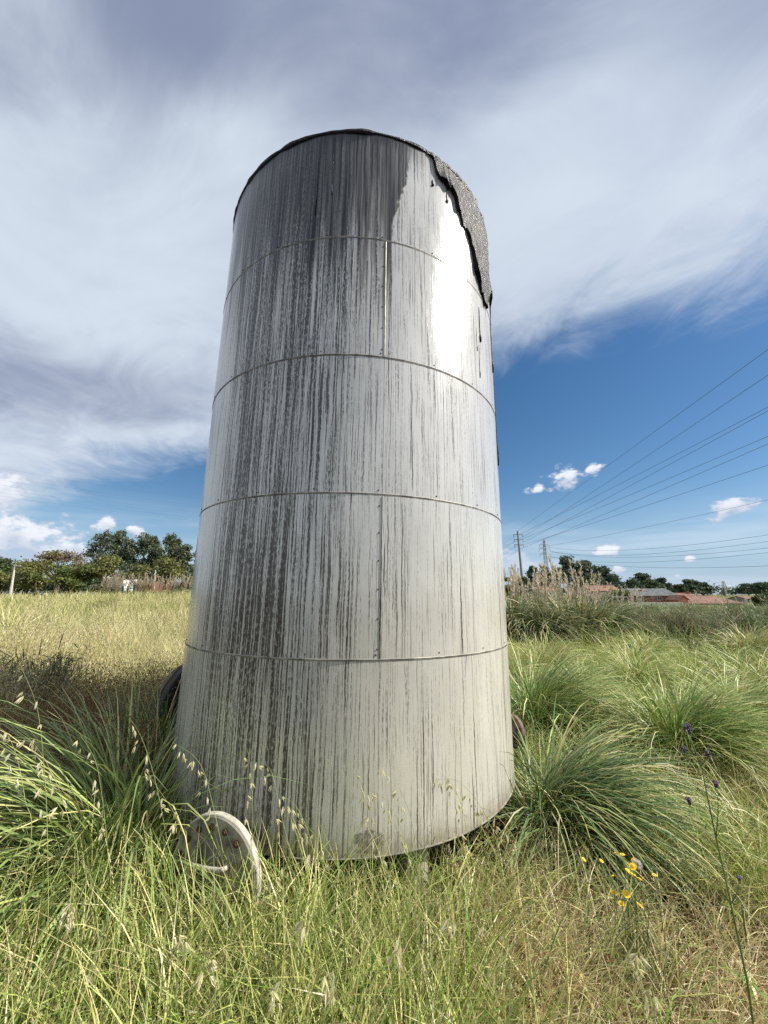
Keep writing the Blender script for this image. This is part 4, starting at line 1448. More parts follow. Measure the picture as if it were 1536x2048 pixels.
def house(px0, px1, y_eave, y_ridge, ybase, Y, depth, wall_m, roof_m, label, roof='side', windows=(), chimney=None, hip=0.0, name='house', ribs=0):
    a, b = at(px0, ybase, Y), at(px1, ybase, Y)
    ze, zr = at(px0, y_eave, Y).z, at(px0, y_ridge, Y + depth / 2).z
    gz = float(ground_h((a.x + b.x) / 2, Y))
    t = empty(name, ((a.x + b.x) / 2, Y, gz))
    tag(t, label, 'house', 'houses round the field')
    w = (b.x - a.x) / 2
    ze -= gz
    zr -= gz
    zb = -0.5
    wl = MB()
    if roof == 'side':                       # ridge runs across the view
        v = [(-w, 0, zb), (w, 0, zb), (w, depth, zb), (-w, depth, zb), (-w, 0, ze), (w, 0, ze), (w, depth, ze), (-w, depth, ze)]
        f = [(0, 1, 5, 4), (1, 2, 6, 5), (2, 3, 7, 6), (3, 0, 4, 7)]
        if not hip:
            v += [(-w, depth / 2, zr - 0.12), (w, depth / 2, zr - 0.12)]
            f += [(4, 7, 8), (5, 9, 6)]
        wl.add(v, f)
        wl.build('wall', wall_m, t)
        ov_ = 0.35
        rb = MB()
        w2 = w + ov_
        for sgn in (0, 1):
            y0 = -ov_ if sgn == 0 else depth + ov_
            zl = ze - 0.08
            v = [(-w2, y0, zl), (w2, y0, zl), (w2 - hip, depth / 2, zr), (-w2 + hip, depth / 2, zr), (-w2, y0, zl - 0.10), (w2, y0, zl - 0.10), (w2 - hip, depth / 2, zr - 0.10), (-w2 + hip, depth / 2, zr - 0.10)]
            rb.add(v, [(0, 1, 2, 3), (4, 7, 6, 5), (0, 4, 5, 1), (1, 5, 6, 2), (3, 7, 4, 0)])
        if hip:
            zl = ze - 0.08
            for s_ in (-1, 1):
                rb.add([(s_ * w2, -ov_, zl), (s_ * w2, depth + ov_, zl), (s_ * (w2 - hip), depth / 2, zr)], [(0, 1, 2)])
        ro = rb.build('roof', roof_m, t)
        if ribs:
            rm = MB()
            for i in range(ribs):
                x_ = -w2 + (i + 0.5) * 2 * w2 / ribs
                rm.tube([(x_, -ov_, ze - 0.06), (x_, depth / 2, zr + 0.02)], 0.06, 4)
            tag(rm.build('roof_ribs', roof_m, ro), kind='stuff')
        rd = MB()
        rd.tube([(-w2 + hip, depth / 2, zr + 0.02), (w2 - hip, depth / 2, zr + 0.02)], 0.12, 6)
        rd.build('ridge', roof_m, ro)
    else:                                    # gable faces the camera
        v = [(-w, 0, zb), (w, 0, zb), (w, depth, zb), (-w, depth, zb), (-w, 0, ze), (w, 0, ze), (w, depth, ze), (-w, depth, ze), (0, 0, zr), (0, depth, zr)]
        wl.add(v, [(0, 1, 5, 8, 4), (1, 2, 6, 5), (3, 0, 4, 7), (2, 3, 7, 9, 6)])
        wl.build('wall', wall_m, t)
        rb = MB()
        for s_ in (-1, 1):
            v = [(s_ * (w + .3), -.3, ze - .12), (0, -.3, zr + .08), (0, depth, zr + .08), (s_ * (w + .3), depth, ze - .12), (s_ * (w + .3), -.3, ze - .30), (0, -.3, zr - .10)]
            rb.add(v, [(0, 1, 2, 3), (0, 4, 5, 1)])
        ro = rb.build('roof', roof_m, t)
    for (wx0, wy0, wx1, wy1) in windows:
        q0, q1 = at(wx0, wy1, Y), at(wx1, wy0, Y)
        x0, x1, z0, z1 = q0.x - t.location.x, q1.x - t.location.x, q0.z - gz, q1.z - gz
        mb_ = MB()
        e = 0.07
        mb_.box((x0, -0.05, z0), (x0 + e, 0.03, z1)).box((x1 - e, -0.05, z0), (x1, 0.03, z1)).box((x0 + e, -0.05, z0), (x1 - e, 0.03, z0 + e)).box((x0 + e, -0.05, z1 - e), (x1 - e, 0.03, z1))
        if x1 - x0 > 0.8:
            mb_.box(((x0 + x1) / 2 - .03, -0.045, z0 + e), ((x0 + x1) / 2 + .03, 0.025, z1 - e))
        wo = mb_.build('window', M['white'], t)
        mb_ = MB()
        mb_.box((x0 + e, -0.03, z0 + e), (x1 - e, -0.01, z1 - e))
        mb_.build('pane', M['glass'], wo)
    if chimney:
        q = at(chimney[0], chimney[1], Y + depth * 0.3)
        cx = q.x - t.location.x
        mb_ = MB()
        mb_.box((cx - .25, depth * 0.3, ze - 0.1), (cx + .25, depth * .3 + .5, q.z - gz)).box((cx - .32, depth * 0.3 - .07, q.z - gz + 0.004), (cx + .32, depth * .3 + .57, q.z - gz + 0.12))
        mb_.build('chimney', M['brick'], t)
    return t


house(1184, 1243, 1181, 1171, 1192, 112, 9, M['grey'], M['tile'], 'long low grey house with an orange tiled roof before the eucalyptus wood', chimney=(1210, 1174))
hb = house(1267, 1357, 1190, 1178.5, 1210, 88, 7, M['brick'], M['sheet'], 'brick house with a grey corrugated roof and one white window', windows=((1303, 1192.5, 1308, 1197), (1315, 1193.5, 1323.5, 1200.5)), chimney=(1281, 1181), ribs=34)
bx0 = at(1267, 1190, 88).x - hb.location.x
mb = MB()
zt = at(1267, 1190, 88).z - hb.location.z
for i in range(5):
    xx = bx0 + i * 0.36
    mb.box((xx, -0.95, 0.0), (xx + 0.06, -0.89, zt - 0.15))
for zz in (0.6, zt - 0.15):
    mb.box((bx0, -0.96, zz), (bx0 + 1.5, -0.88, zz + 0.08))
gf = mb.build('porch_frame', M['white'], hb)
mb = MB()
mb.box((bx0 + 0.02, -0.90, 0.1), (bx0 + 1.46, -0.885, zt - 0.16))
mb.build('pane', M['glass'], gf)
house(1358, 1378, 1199, 1190.5, 1212, 84, 8, M['salmon'], M['tile'], 'small salmon pink gable house beside the brick house', roof='gable')
house(1374, 1490, 1206, 1192, 1214, 90, 10, M['grey'], M['browntile'], 'long house with a brown hipped tile roof', hip=3.2)
house(1352, 1398, 1192, 1186.5, 1205, 104, 7, M['grey'], M['tile'], 'house with a low red roof behind the salmon gable', chimney=(1376, 1183))
house(1500, 1524, 1198, 1192, 1206, 120, 8, M['grey'], M['browntile'], 'small far house near the right edge')
house(1090, 1124, 1180, 1173.5, 1192, 116, 8, M['white'], M['tile'], 'white house almost hidden behind the plumes below the pylon')
house(200, 244, 1157, 1148, 1180, 92, 8, M['white'], M['grey'], 'white house behind the round headed olive tree', windows=((216, 1155.5, 222, 1160.5), (216, 1163, 222, 1168), (233, 1157, 238, 1163)))
house(276, 303, 1162, 1156, 1180, 90, 7, M['redpaint'], M['tile'], 'low red house under the widest round tree')
# low wall and shed by the brick house
mb = MB()
q0, q1 = at(1262, 1206, 82), at(1366, 1206, 82)
gzw = float(ground_h(q0.x, 82))
mb.box((q0.x, 82, gzw - .2), (q1.x, 82.25, q0.z))
mb.box((q0.x, 81.95, q0.z + 0.003), (q1.x, 82.3, q0.z + 0.12))
tag(mb.build('garden_wall', M['white']), 'low whitish garden wall in front of the brick house', 'wall')
mb = MB()
q0, q1 = at(1228, 1195, 84), at(1263, 1195, 84)
gzw = float(ground_h(q0.x, 84))
mb.box((q0.x, 84, gzw - .2), (q1.x, 88, q0.z))
mb.add([(q0.x - .2, 83.8, q0.z + .01), (q1.x + .2, 83.8, q0.z + .01), (q1.x + .2, 88.2, q0.z + .35), (q0.x - .2, 88.2, q0.z + .35)], [(0, 1, 2, 3)])
tag(mb.build('shed', plain('shed_dark', (0.05, 0.052, 0.055), 0.8)), 'dark low shed left of the brick house', 'shed')

# ------------------------------------------------------------------ poles, pylons, cables
M['polec'] = plain('pole_concrete', (0.22, 0.21, 0.20), 0.85, nscale=2)
M['steelg'] = plain('galvanised_steel', (0.26, 0.27, 0.28), 0.6, 0.4, nscale=2)
M['cable'] = plain('cable', (0.05, 0.055, 0.06), 0.6, 0.2)
M['greenp'] = plain('green_paint', (0.020, 0.060, 0.045), 0.5)
M['lampc'] = plain('lamp_concrete', (0.46, 0.44, 0.40), 0.8)

# concrete pole with three cross-arms
PY = 120.0
pt, pb = at(1035, 1062, PY), at(1043.5, 1150, PY)
gzp = float(ground_h(pb.x, PY))
lean = (pt - pb)
pb0 = pb - lean * ((pb.z - gzp) / lean.z)
pole = empty('utility_pole', pb0)
tag(pole, 'tall concrete power pole with three cross-arms near the right edge of the tank', 'power pole')
mb = MB()
mb.tube([(0, 0, -0.3), pt - pb0], [0.55, 0.24], 8)
mb.build('shaft', M['polec'], pole)
arms = []
for (ya, l, r_) in ((1069, 1027, 1045), (1079, 1028, 1046), (1089.5, 1029, 1046.5)):
    a, b = at(l, ya, PY), at(r_, ya, PY)
    mb = MB()
    mb.tube([a - pb0, b - pb0], 0.10, 5)
    ao = mb.build('cross_arm', M['polec'], pole)
    for q in (a, b):
        mi = MB()
        mi.tube([q - pb0, q - pb0 - Vector((0, 0, 0.85))], 0.10, 5)
        mi.build('insulator', M['polec'], ao)
        arms.append(q - Vector((0, 0, 0.85)))


def lattice(px, ytop, Y, H_arm, base_w, top_w, label, sag=0.0, waist=0.55, th=0.10, lean_px=0.0):
    top_ = at(px, ytop, Y)
    gz = float(ground_h(top_.x, Y))
    Ht = top_.z - gz
    t = empty('lattice_pylon', (top_.x, Y, gz))
    tag(t, label, 'pylon', 'steel lattice pylons on the right')

    def hw(f):
        return base_w / 2 + (top_w / 2 - base_w / 2) * min(1, f / waist) if f < waist else top_w / 2 * (1 - 0.55 * (f - waist) / (1 - waist))
    mb_ = MB()
    lv = [0, 0.12, 0.23, 0.33, 0.42, 0.5, 0.57, 0.64, 0.71, 0.78, 0.85, 0.92, 0.97]
    for i in range(len(lv) - 1):
        f0, f1 = lv[i], lv[i + 1]
        w0, w1 = hw(f0), hw(f1)
        c0 = [Vector((a * w0, b * w0, f0 * Ht)) for a, b in ((-1, -1), (1, -1), (1, 1), (-1, 1))]
        c1 = [Vector((a * w1, b * w1, f1 * Ht)) for a, b in ((-1, -1), (1, -1), (1, 1), (-1, 1))]
        for k in range(4):
            mb_.tube([c0[k], c1[k]], th, 4, False)
            mb_.tube([c0[k], c1[(k + 1) % 4]], th * 0.6, 4, False)
            mb_.tube([c0[(k + 1) % 4], c1[k]], th * 0.6, 4, False)
    for k in ((-1, -1), (1, -1), (1, 1), (-1, 1)):
        mb_.tube([(k[0] * hw(.97), k[1] * hw(.97), .97 * Ht), (0, 0, Ht)], th, 4, False)
    mb_.build('tower', M['steelg'], t)
    ends = []
    for (fy, al_) in H_arm:
        mb_ = MB()
        z = fy * Ht
        for s_ in (-1, 1):
            tip_ = Vector((s_ * al_, 0, z))
            for yy in (-1, 1):
                mb_.tube([(s_ * hw(fy), yy * hw(fy), z), tip_], th * 0.8, 4, False)
            mb_.tube([(s_ * hw(fy), 0, z + 0.035 * Ht), tip_], th * 0.8, 4, False)
        ao = mb_.build('cross_arm', M['steelg'], t)
        for s_ in (-1, 1):
            mi = MB()
            mi.tube([(s_ * al_, 0, z - 0.05), (s_ * al_, 0, z - 0.045 * Ht)], th * 1.1, 5)
            mi.build('insulator', M['steelg'], ao)
            ends.append(t.location + Vector((s_ * al_, 0, z - 0.045 * Ht)))
    return t, ends


lp, lends = lattice(1087.5, 1078, 235, ((0.90, 2.9), (0.83, 3.4), (0.74, 3.1)), 5.2, 1.7, 'steel lattice pylon with three pairs of arms left of the eucalyptus wood', th=0.11)
lp2, lends2 = lattice(1446, 1162, 420, ((0.92, 7.5), (0.70, 7.8), (0.48, 7.5)), 5.0, 3.0, 'distant steel pylon with long cross-arms above the brown roof', th=0.16)


ORD = ['first', 'second', 'third', 'fourth', 'fifth', 'sixth', 'seventh', 'eighth', 'ninth']


def cable(a, b, sag, label, group, r0, r1, n=24):
    pts, rad = [], []
    for i in range(n + 1):
        f = i / n
        q = a.lerp(b, f)
        q.z -= sag * 4 * f * (1 - f)
        pts.append(q)
        rad.append(r0 + (r1 - r0) * f)
    mb_ = MB()
    mb_.tube(pts, rad, 4, False)
    tag(mb_.build('power_cable', M['cable'], None), label, 'cable', group)


starts = [pt, arms[1], arms[0], arms[3], arms[2], arms[5], arms[4]]
order = [(699, 19.5), (743, 18.6), (808, 18.2), (815, 17.4), (867, 16.8), (882, 16.0), (925, 15.0)]
for i, ((yy, hh), st_) in enumerate(zip(order, starts)):
    d = ray(1536, yy)
    q = Vector((0, 0, CAM_H)) + d * ((hh - CAM_H) / d.z)
    e = st_ + (q - st_) * 1.35
    dist = q.length
    cable(st_, e, 0.0 if i < 1 else 0.35, ORD[i] + ' cable from the top, of those rising from the concrete pole to the upper right', 'cables rising from the concrete pole to the right', 0.030, 0.016)
tgt = [(993, lends[0]), (1041, lends[1]), (1054, lends[3]), (1067, lends[3]), (1076, lends[5]), (1105, lends[5])]
for i, (yy, st_) in enumerate(tgt):
    q = at(1536, yy, 95)
    e = st_ + (q - st_) * 1.3
    cable(st_, e, (1.2, 5.0, 5.0, 5.0, 5.0, 4.6)[i], ORD[i] + ' cable from the top, of those swinging from the lattice pylon to the right edge', 'cables from the lattice pylon to the right', 0.050, 0.030)
for i in range(6):
    st_ = arms[i]
    e = at(940 + 4 * i, 1120 + 9 * (i // 2), 190)
    cable(st_, e, 0.5, ORD[i] + ' cable from the top, of those sloping down from the concrete pole behind the tank', 'cables from the concrete pole behind the tank', 0.024, 0.03, 10)
for i, (ya, yb) in enumerate(((934, 986), (950, 1000), (958, 1004), (968, 1013), (976, 1018), (984, 1024), (991, 1030))):
    cable(at(-60, ya - 8, 110), at(420, yb + 14, 210), 0.8, ORD[i] + ' cable from the top, crossing the clouds at the left edge', 'cables at the left edge of the sky', 0.010, 0.016, 14)

# lamp post, leaning pole, green fence on the left
PYl = 66.0
a, b = at(23, 1184, PYl), at(29.5, 1133.5, PYl)
lampo = empty('lamp_post', (a.x, PYl, float(ground_h(a.x, PYl))))
tag(lampo, 'leaning pale concrete lamp post at the left edge of the field', 'lamp post')
o0 = lampo.location
mb = MB()
mb.tube([Vector((a.x - 0.08, PYl, o0.z - 0.2)) - o0, b - o0], [0.22, 0.13], 8)
mb.build('shaft', M['lampc'], lampo)
mb = MB()
mb.tube([b - o0, at(31.5, 1132, PYl) - o0, at(36, 1131.6, PYl) - o0], [0.10, 0.09, 0.08], 6)
ar = mb.build('arm', M['lampc'], lampo)
q = at(37, 1131.6, PYl) - o0
mb = MB()
mb.box((q.x - 0.15, -0.12, q.z - 0.06), (q.x + 0.35, 0.12, q.z + 0.05))
mb.build('lamp_head', M['lampc'], ar, bevel=0.02)
mb = MB()
a, b = at(308, 1184, 60), at(311, 1140, 60)
mb.tube([Vector((a.x, 60, float(ground_h(a.x, 60)) - .2)), b], [0.10, 0.08], 7)
tag(mb.build('wooden_pole', M['lampc']), 'thin pale pole in front of the widest round tree', 'pole')

fy = 38.0
f0 = at(246, 1190, fy)
fn = empty('green_fence', (f0.x, fy, float(ground_h(f0.x, fy))))
tag(fn, 'dark green metal fence posts with a top rail at the far edge of the field', 'fence')
for (px, yt, wd) in ((246, 1174, 0.06), (256, 1173, 0.045), (269.5, 1170.5, 0.085)):
    q = at(px, yt, fy) - fn.location
    mb = MB()
    mb.box((q.x - wd, -wd, -0.2), (q.x + wd, wd, q.z))
    mb.box((q.x - wd * 1.2, -wd * 1.2, q.z + 0.003), (q.x + wd * 1.2, wd * 1.2, q.z + 0.05))
    mb.build('post', M['greenp'], fn)
q0, q1 = at(247, 1178, fy) - fn.location, at(269, 1176.5, fy) - fn.location
mb = MB()
mb.tube([q0 - Vector((0, .1, 0)), q1 - Vector((0, .1, 0))], 0.035, 6)
mb.build('rail', M['greenp'], fn)
mb = MB()
for (x0, y0, x1, y1) in ((270, 1180, 286, 1182), (286, 1181.5, 282, 1174), (355, 1184, 357, 1176), (357, 1176, 350, 1171), (357, 1182, 376, 1183)):
    mb.tube([at(x0, y0, fy - 1), at(x1, y1, fy - 1)], 0.03, 5)
tag(mb.build('bent_fence_wire', M['greenp']), 'bent dark wires of a broken fence among the far plumes', 'fence')

# ------------------------------------------------------------------ wild oats, flowers in the foreground
OATC = (0.52, 0.50, 0.22)


def spk_mesh(seed, L=0.032, w=0.0075):
    rng = np.random.default_rng(seed)
    n = 3
    P = np.zeros((n, 3))
    D = np.stack([rng.normal(0, 0.22, n), rng.normal(0, 0.22, n), -np.ones(n)], 1)
    D /= np.linalg.norm(D, axis=1)[:, None]
    V, F, c = spindles(P, D, L * rng.uniform(0.8, 1.15, n), np.full(n, w), pick(n, [(2, (0.78, 0.73, 0.55)), (1, (0.60, 0.58, 0.32))], rng), rng)
    return np_mesh('spikelet', V, F, c)


spk = [spk_mesh(401), spk_mesh(402), spk_mesh(403, 0.036, 0.0085)]
M['oat'] = foliage_mat('oat_husk', 0.35, 0.5, 0.3)
M['stem'] = plain('oat_stem', (0.26, 0.28, 0.09), 0.5, nscale=12)
M['flowerstem'] = plain('flower_stem', (0.07, 0.12, 0.03), 0.5, nscale=12)


def oat(pts, Y, label, nsp=12, group='wild oat stalks in the foreground', f0=0.55, drop=0.03):
    """stalk through photograph points, base to tip, standing about Y metres ahead"""
    P = [at(x, y, Y + 0.04 * i) for i, (x, y) in enumerate(pts)]
    g_ = Vector((P[0].x, P[0].y, float(ground_h(P[0].x, P[0].y))))
    P = [g_] + P
    # smooth curve
    cv = []
    for i in range(len(P) - 1):
        p0, p1, p2, p3 = P[max(i - 1, 0)], P[i], P[i + 1], P[min(i + 2, len(P) - 1)]
        for f in np.linspace(0, 1, 6, endpoint=False):
            cv.append(0.5 * ((2 * p1) + (p2 - p0) * f + (2 * p0 - 5 * p1 + 4 * p2 - p3) * f * f + (3 * p1 - p0 - 3 * p2 + p3) * f ** 3))
    cv.append(P[-1])
    t = empty('wild_oat', g_)
    tag(t, label, 'wild oat', group)
    mb_ = MB()
    mb_.tube([q - g_ for q in cv], [0.0016 - 0.0011 * i / (len(cv) - 1) for i in range(len(cv))], 5)
    mb_.build('stem', M['stem'], t, smooth=True)
    for i in range(nsp):
        f = f0 + (1 - f0) * (i + 0.5) / nsp
        q = cv[min(len(cv) - 1, int(f * (len(cv) - 1)))] - g_
        o_ = link('spikelet', spk[i % 3], M['oat'], t)
        off = Vector((random.uniform(-0.028, 0.006), random.uniform(-0.015, 0.015), -random.uniform(0, drop)))
        o_.location = q + off
        o_.rotation_euler = (random.uniform(-0.25, 0.25), random.uniform(0.15, 0.75), random.uniform(0, 6.28))
        s_ = random.uniform(0.8, 1.25) * (1.15 if len(pts) < 5 else 0.95)
        o_.scale = (s_, s_, s_)
    return t


oats = [
    ([(455, 1760), (445, 1700), (428, 1620), (408, 1545), (385, 1510), (345, 1485)], 1.95, 'wild oat stalk arching left over the round cover plate', 14),
    ([(600, 1800), (585, 1720), (565, 1640), (548, 1560), (535, 1532), (517, 1524)], 1.9, 'wild oat stalk with nodding white husks above the right side of the cover', 9),
    ([(505, 1790), (503, 1700), (505, 1600), (502, 1540), (495, 1500)], 2.0, 'thin upright oat stalk against the dark streaks', 8),
    ([(780, 1790), (770, 1740), (752, 1660), (735, 1590), (720, 1545)], 1.8, 'wild oat stalk with large pale husks above the brown scuff', 11),
    ([(690, 1790), (672, 1730), (645, 1690), (615, 1655), (582, 1636)], 1.85, 'low oat stalk leaning left under the tank rim', 8),
    ([(835, 1760), (825, 1650), (805, 1590), (785, 1550), (762, 1520)], 1.9, 'oat stalk leaning left against the middle of the tank', 9),
    ([(1000, 1730), (975, 1640), (945, 1590), (910, 1560), (870, 1560)], 1.95, 'oat stalk bending left near the lower right tank edge', 10),
    ([(92, 1900), (95, 1700), (90, 1560), (75, 1420), (45, 1340)], 1.75, 'tallest thin oat stalk at the left edge', 12),
    ([(345, 1780), (330, 1660), (310, 1560), (285, 1480), (262, 1440)], 2.0, 'oat stalk rising out of the large left tussock', 10),
    ([(372, 1700), (362, 1660), (345, 1620), (318, 1580), (292, 1540)], 1.95, 'oat stalk bending left beside the cover', 10),
    ([(60, 1700), (50, 1600), (35, 1520), (15, 1470), (-10, 1450)], 1.8, 'oat stalk with pale husks at the far left', 12),
    ([(155, 1760), (140, 1650), (110, 1560), (70, 1490), (30, 1460)], 1.9, 'oat stalk arching left across the dark shade', 12),
    ([(220, 1800), (215, 1700), (205, 1600), (190, 1520), (160, 1470)], 1.95, 'oat stalk in the middle of the large left tussock', 11),
    ([(830, 1790), (818, 1720), (800, 1650), (772, 1600), (735, 1578)], 1.85, 'oat stalk with a dense nodding head left of the middle seam', 12),
    ([(950, 1780), (940, 1700), (925, 1620), (905, 1570), (880, 1545)], 1.9, 'slender oat stalk before the bright lower right of the tank', 10),
    ([(640, 1800), (630, 1720), (615, 1660), (590, 1610), (560, 1590)], 1.8, 'oat stalk arching left before the dark streaks above the rim', 11),
    ([(1060, 1780), (1040, 1700), (1010, 1650), (975, 1620), (940, 1610)], 1.95, 'oat stalk crossing the right end of the tank rim', 10),
    ([(430, 2000), (428, 1960), (424, 1920), (418, 1900)], 1.45, 'short oat with bright white husks in the lower left foreground', 8),
    ([(380, 1960), (378, 1900), (370, 1875), (360, 1862)], 1.55, 'short oat with three white husks under the cover', 5),
    ([(620, 1960), (618, 1870), (614, 1845), (610, 1830)], 1.6, 'short oat with white husks in front of the tank', 6),
    ([(150, 1900), (152, 1840), (152, 1815), (148, 1795)], 1.6, 'short oat with a bunch of white husks on the left', 8),
    ([(1285, 2000), (1284, 1940), (1280, 1910), (1275, 1880)], 1.5, 'short oat with white husks right of the dry patch', 7),
    ([(800, 1990), (802, 1910), (800, 1885), (795, 1870)], 1.5, 'short oat with pale husks in the middle foreground', 6),
    ([(905, 1990), (908, 1880), (905, 1840), (900, 1825)], 1.55, 'short oat with pale husks left of the red stems', 6),
    ([(665, 2030), (668, 1990), (668, 1965), (664, 1940)], 1.4, 'oat with drooping husks at the bottom edge, left of centre', 6),
    ([(560, 2040), (562, 2010), (560, 1985), (555, 1965)], 1.4, 'oat with drooping husks at the bottom edge, under the cover', 6),
    ([(1310, 2040), (1310, 2010), (1307, 1985), (1300, 1970)], 1.4, 'oat with white husks at the bottom edge on the right', 5),
    ([(500, 1830), (520, 1790), (545, 1760), (575, 1735), (612, 1722)], 1.9, 'oat stalk leaning right just below the tank rim', 8),
]
for (pts, Y, lb, nsp) in oats:
    oat(pts, Y, lb, nsp, f0=0.45 if len(pts) > 4 else 0.6)
# smaller oats that nobody would count
parts = []
x, y, r = polar(900, 1.25, 3.0)
k = off_tank(x, y, 0.05) & (x < 1.3)
x, y = x[k], y[k]
N = len(x)
Hh = RNG.uniform(0.35, 0.62, N)
azz = RNG.normal(3.2, 0.9, N)
parts.append(blades(to3(x, y), azz, RNG.normal(1.38, 0.1, N), Hh, RNG.uniform(0.2, 1.2, N), np.full(N, 0.0026), pick(N, [(2, YEL), (2, STRAW), (1, LIME)]), 5, 0.5))
n5 = N * 5
fr = RNG.uniform(0.78, 1.02, n5)
hx = np.repeat(Hh, 5) * fr
P = np.repeat(to3(x, y), 5, 0) + np.stack([np.cos(np.repeat(azz, 5)) * hx * 0.32 + RNG.normal(0, .018, n5), np.sin(np.repeat(azz, 5)) * hx * 0.32 + RNG.normal(0, .018, n5), hx * 0.88], 1)
D = np.stack([RNG.normal(-0.5, 0.35, n5), RNG.normal(0, 0.35, n5), -np.ones(n5)], 1)
D /= np.linalg.norm(D, axis=1)[:, None]
parts.append(spindles(P, D, RNG.uniform(0.018, 0.034, n5), RNG.uniform(0.004, 0.0075, n5), pick(n5, [(2, PALE), (2, (0.48, 0.47, 0.22)), (1, STRAW)])))
stuff('oat_seed_heads', parts, M['oat'], 'small pale oat seed heads scattered over the foreground grass')

# yellow daisies
M['petal'] = plain('yellow_petal', (0.85, 0.60, 0.02), 0.5, nscale=30, namt=0.12)
M['disc'] = plain('daisy_disc', (0.75, 0.42, 0.012), 0.7, nscale=60, namt=0.3)


def daisy_mesh():
    V, F = [], []
    for k in range(16):
        a = 2 * math.pi * k / 16
        d = Vector((math.cos(a), math.sin(a), 0))
        s_ = Vector((-math.sin(a), math.cos(a), 0))
        b = len(V)
        V += [d * 0.006 - s_ * 0.0016, d * 0.006 + s_ * 0.0016, d * 0.013 + s_ * 0.0030 + Vector((0, 0, .0018)), d * 0.0175 + Vector((0, 0, 0.0010)), d * 0.013 - s_ * 0.0030 + Vector((0, 0, .0018))]
        F.append((b, b + 1, b + 2, b + 3, b + 4))
    me_ = bpy.data.meshes.new('petals')
    me_.from_pydata([tuple(v) for v in V], [], F)
    me_.update()
    return me_


pm = daisy_mesh()
mbd = MB()
mbd.lathe([(0.006, -0.004), (0.0085, 0.0), (0.0080, 0.003), (0.004, 0.0048)], Matrix(), 12)
dm = bpy.data.meshes.new('flower_disc')
dm.from_pydata(mbd.v, [], mbd.f)
dm.update()
YF = [(1168, 1719), (1203, 1722), (1230, 1707), (1245, 1709), (1267, 1720), (1266, 1733), (1255, 1740), (1263, 1748), (1279, 1758), (1225, 1752), (1228, 1785), (1253, 1788), (1243, 1807), (1279, 1810), (1309, 1750)]
YL = ['leftmost of the flower group', 'second from the left, small', 'left of the topmost pair', 'right of the topmost pair', 'touching the dandelion clock', 'just under the dandelion clock', 'small bud-like one left of the middle trio', 'large one in the middle trio',
      'right one below the middle trio', 'alone on the left at mid height', 'large one in the lower left', 'large one in the lower middle', 'low small one near the bottom', 'lowest one, on the right', 'rightmost, half closed']
for i, (px, py) in enumerate(YF):
    Y = 2.12 + 0.06 * math.sin(i * 2.1)
    q = at(px, py, Y)
    bx_, by_ = q.x + 0.03 * math.sin(i), Y + 0.05
    g_ = Vector((bx_, by_, float(ground_h(bx_, by_))))
    t = empty('yellow_daisy', g_)
    tag(t, 'yellow daisy, ' + YL[i], 'flower', 'yellow daisies in the right foreground')
    mb = MB()
    mb.tube([(0, 0, 0), (q - g_) * 0.5 + Vector((0.01, 0, 0)), q - g_ - Vector((0, 0, 0.003))], [0.0020, 0.0017, 0.0014], 5)
    mb.build('stem', M['flowerstem'], t, smooth=True)
    s_ = (0.62, 0.6, 0.85, 0.7, 0.75, 1.05, 0.6, 1.15, 0.95, 0.8, 1.1, 1.0, 0.75, 0.9, 0.6)[i]
    o = link('petals', pm, M['petal'], t)
    o.location = q - g_
    o.rotation_euler = (0.30 + 0.25 * math.sin(i * 1.7), 0.25 + 0.3 * math.cos(i * 2.9), i)
    o.scale = (s_, s_, s_)
    o2 = link('flower_disc', dm, M['disc'], t, smooth=True)
    o2.location, o2.rotation_euler, o2.scale = o.location, o.rotation_euler, o.scale
# leafy stems of that plant
parts = []
x, y = RNG.normal(1.12, 0.11, 420), RNG.normal(2.12, 0.12, 420)
N = len(x)
parts.append(blades(to3(x, y), RNG.uniform(0, 6.28, N), RNG.normal(1.35, 0.2, N), RNG.uniform(0.15, 0.42, N), RNG.uniform(0.1, 0.9, N), RNG.uniform(0.002, 0.0045, N), pick(N, [(3, (0.055, 0.10, 0.025)), (2, (0.08, 0.13, 0.03))]), 4, 0.8))
stuff('daisy_foliage', parts, M['grass'], 'dark green stems and leaves around the yellow daisies')

# dandelion clock
q = at(1275, 1728, 2.15)
g_ = Vector((q.x, q.y, float(ground_h(q.x, q.y))))
t = empty('dandelion_clock', g_)
tag(t, 'white dandelion clock among the yellow daisies', 'flower')
mb = MB()
mb.tube([(0, 0, 0), (0.01, 0, (q - g_).z * 0.5), q - g_], 0.0016, 5)
mb.build('stem', M['flowerstem'], t)
n = 170
D = np.random.default_rng(9).normal(size=(n, 3))
D /= np.linalg.norm(D, axis=1)[:, None]
V, F, c = spindles(np.zeros((n, 3)), D, np.full(n, 0.024), np.full(n, 0.003), np.full((n, 3), 0.72) * np.array([1, 0.97, 0.9]))
o = link('seed_head', np_mesh('seed_head', V, F, c), M['plume'], t)
o.location = q - g_

# purple verbena
M['verb'] = plain('verbena_flower', (0.060, 0.035, 0.12), 0.6, nscale=60, namt=0.5)
M['verbc'] = plain('verbena_calyx', (0.060, 0.035, 0.060), 0.7, nscale=60, namt=0.4)
vb = at(1494, 1960, 1.72)
g_ = Vector((vb.x + 0.03, vb.y + 0.05, float(ground_h(vb.x, vb.y))))
t = empty('purple_verbena', g_)
tag(t, 'tall thin stem with small purple flower clusters at the right', 'flower')
VY = 1.80


def vtube(pts, r0, r1, name='stem'):
    mb_ = MB()
    n_ = len(pts)
    mb_.tube([p__ - g_ for p__ in pts], [r0 + (r1 - r0) * i / (n_ - 1) for i in range(n_)], 6)
    mb_.build(name, M['flowerstem'], t, smooth=True)


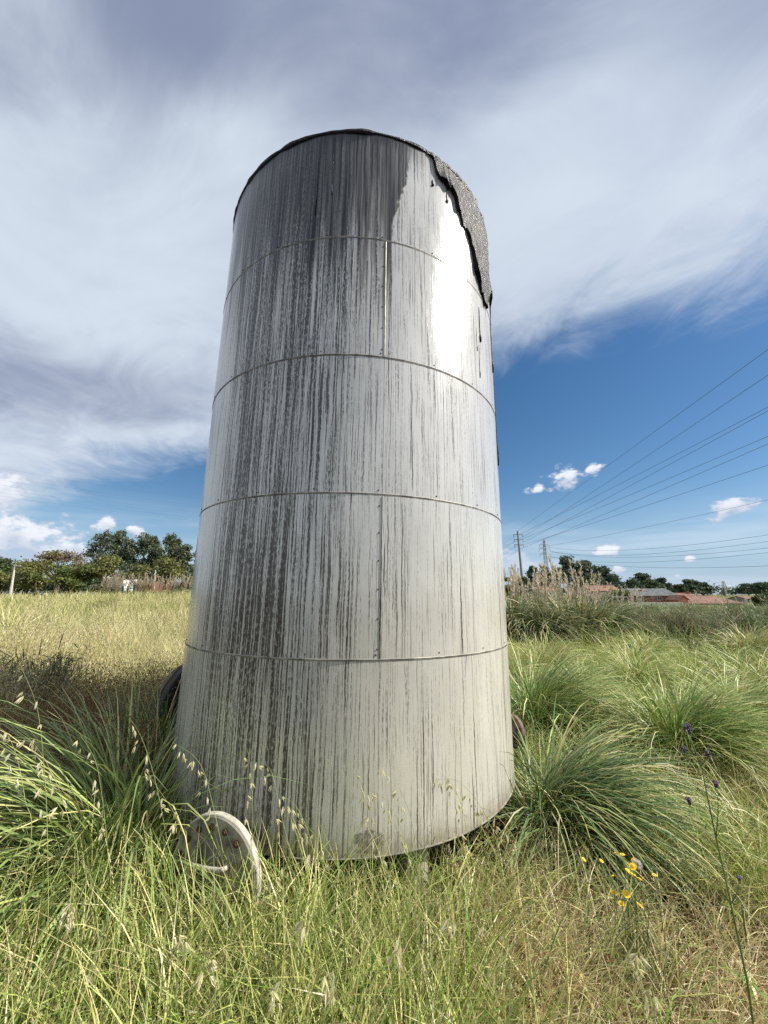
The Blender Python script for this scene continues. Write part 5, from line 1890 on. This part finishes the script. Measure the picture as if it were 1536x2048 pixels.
vtube([g_, vb, at(1462, 1808, VY), at(1432, 1675, VY + .02), at(1412, 1580, VY + .04), at(1402, 1532, VY + .05), at(1378, 1468, VY + .06)], 0.0042, 0.0016)
vtube([at(1402, 1532, VY + .05), at(1385, 1512, VY + .07), at(1368, 1502, VY + .08)], 0.0018, 0.0012, 'side_stem')
vtube([at(1402, 1532, VY + .05), at(1412, 1520, VY + .03), at(1422, 1513, VY + .02)], 0.0018, 0.0012, 'side_stem')
vtube([at(1432, 1675, VY + .02), at(1436, 1630, VY), at(1436, 1576, VY)], 0.0020, 0.0012, 'side_stem')
vtube([at(1462, 1808, VY), at(1474, 1785, VY), at(1478, 1762, VY)], 0.0022, 0.0014, 'side_stem')
rng = np.random.default_rng(44)
for (px, py, n_) in ((1375, 1457, 4), (1368, 1498, 1), (1423, 1509, 2), (1437, 1570, 2), (1381, 1603, 2), (1478, 1757, 1)):
    mb = MB()
    mbc = MB()
    for i in range(n_):
        c = at(px + rng.uniform(-9, 9) * (n_ > 1), py + rng.uniform(-7, 7) * (n_ > 1), VY + .05) - g_
        mbc.tube([c - Vector((0, 0, 0.016)), c], [0.0035, 0.006], 6)
        for j in range(12):
            d = Vector(rng.normal(size=3)).normalized()
            d.z = abs(d.z)
            mb.lathe([(0.0008, 0), (0.0034, 0.003), (0.0008, 0.0048)], Matrix.Translation(c + d * 0.007) @ d.to_track_quat('Z', 'Y').to_matrix().to_4x4(), 5)
    fo = mb.build('flower_cluster', M['verb'], t)
    mbc.build('calyx', M['verbc'], fo)
for (a_, b_, c_) in (((1460, 1805), (1444, 1786), (1430, 1776)), ((1464, 1808), (1476, 1780), (1480, 1755)), ((1432, 1676), (1440, 1660), (1446, 1652)), ((1494, 1890), (1486, 1830), (1482, 1806))):
    P0, P1, P2 = (at(*q_, VY) - g_ for q_ in (a_, b_, c_))
    e = Vector((0.004, 0, 0.002))
    mb = MB()
    mb.add([P0 - e * .4, P0 + e * .4, P1 + e, P2, P1 - e, ], [(0, 1, 2, 4), (4, 2, 3)])
    mb.build('leaf', M['flowerstem'], t)
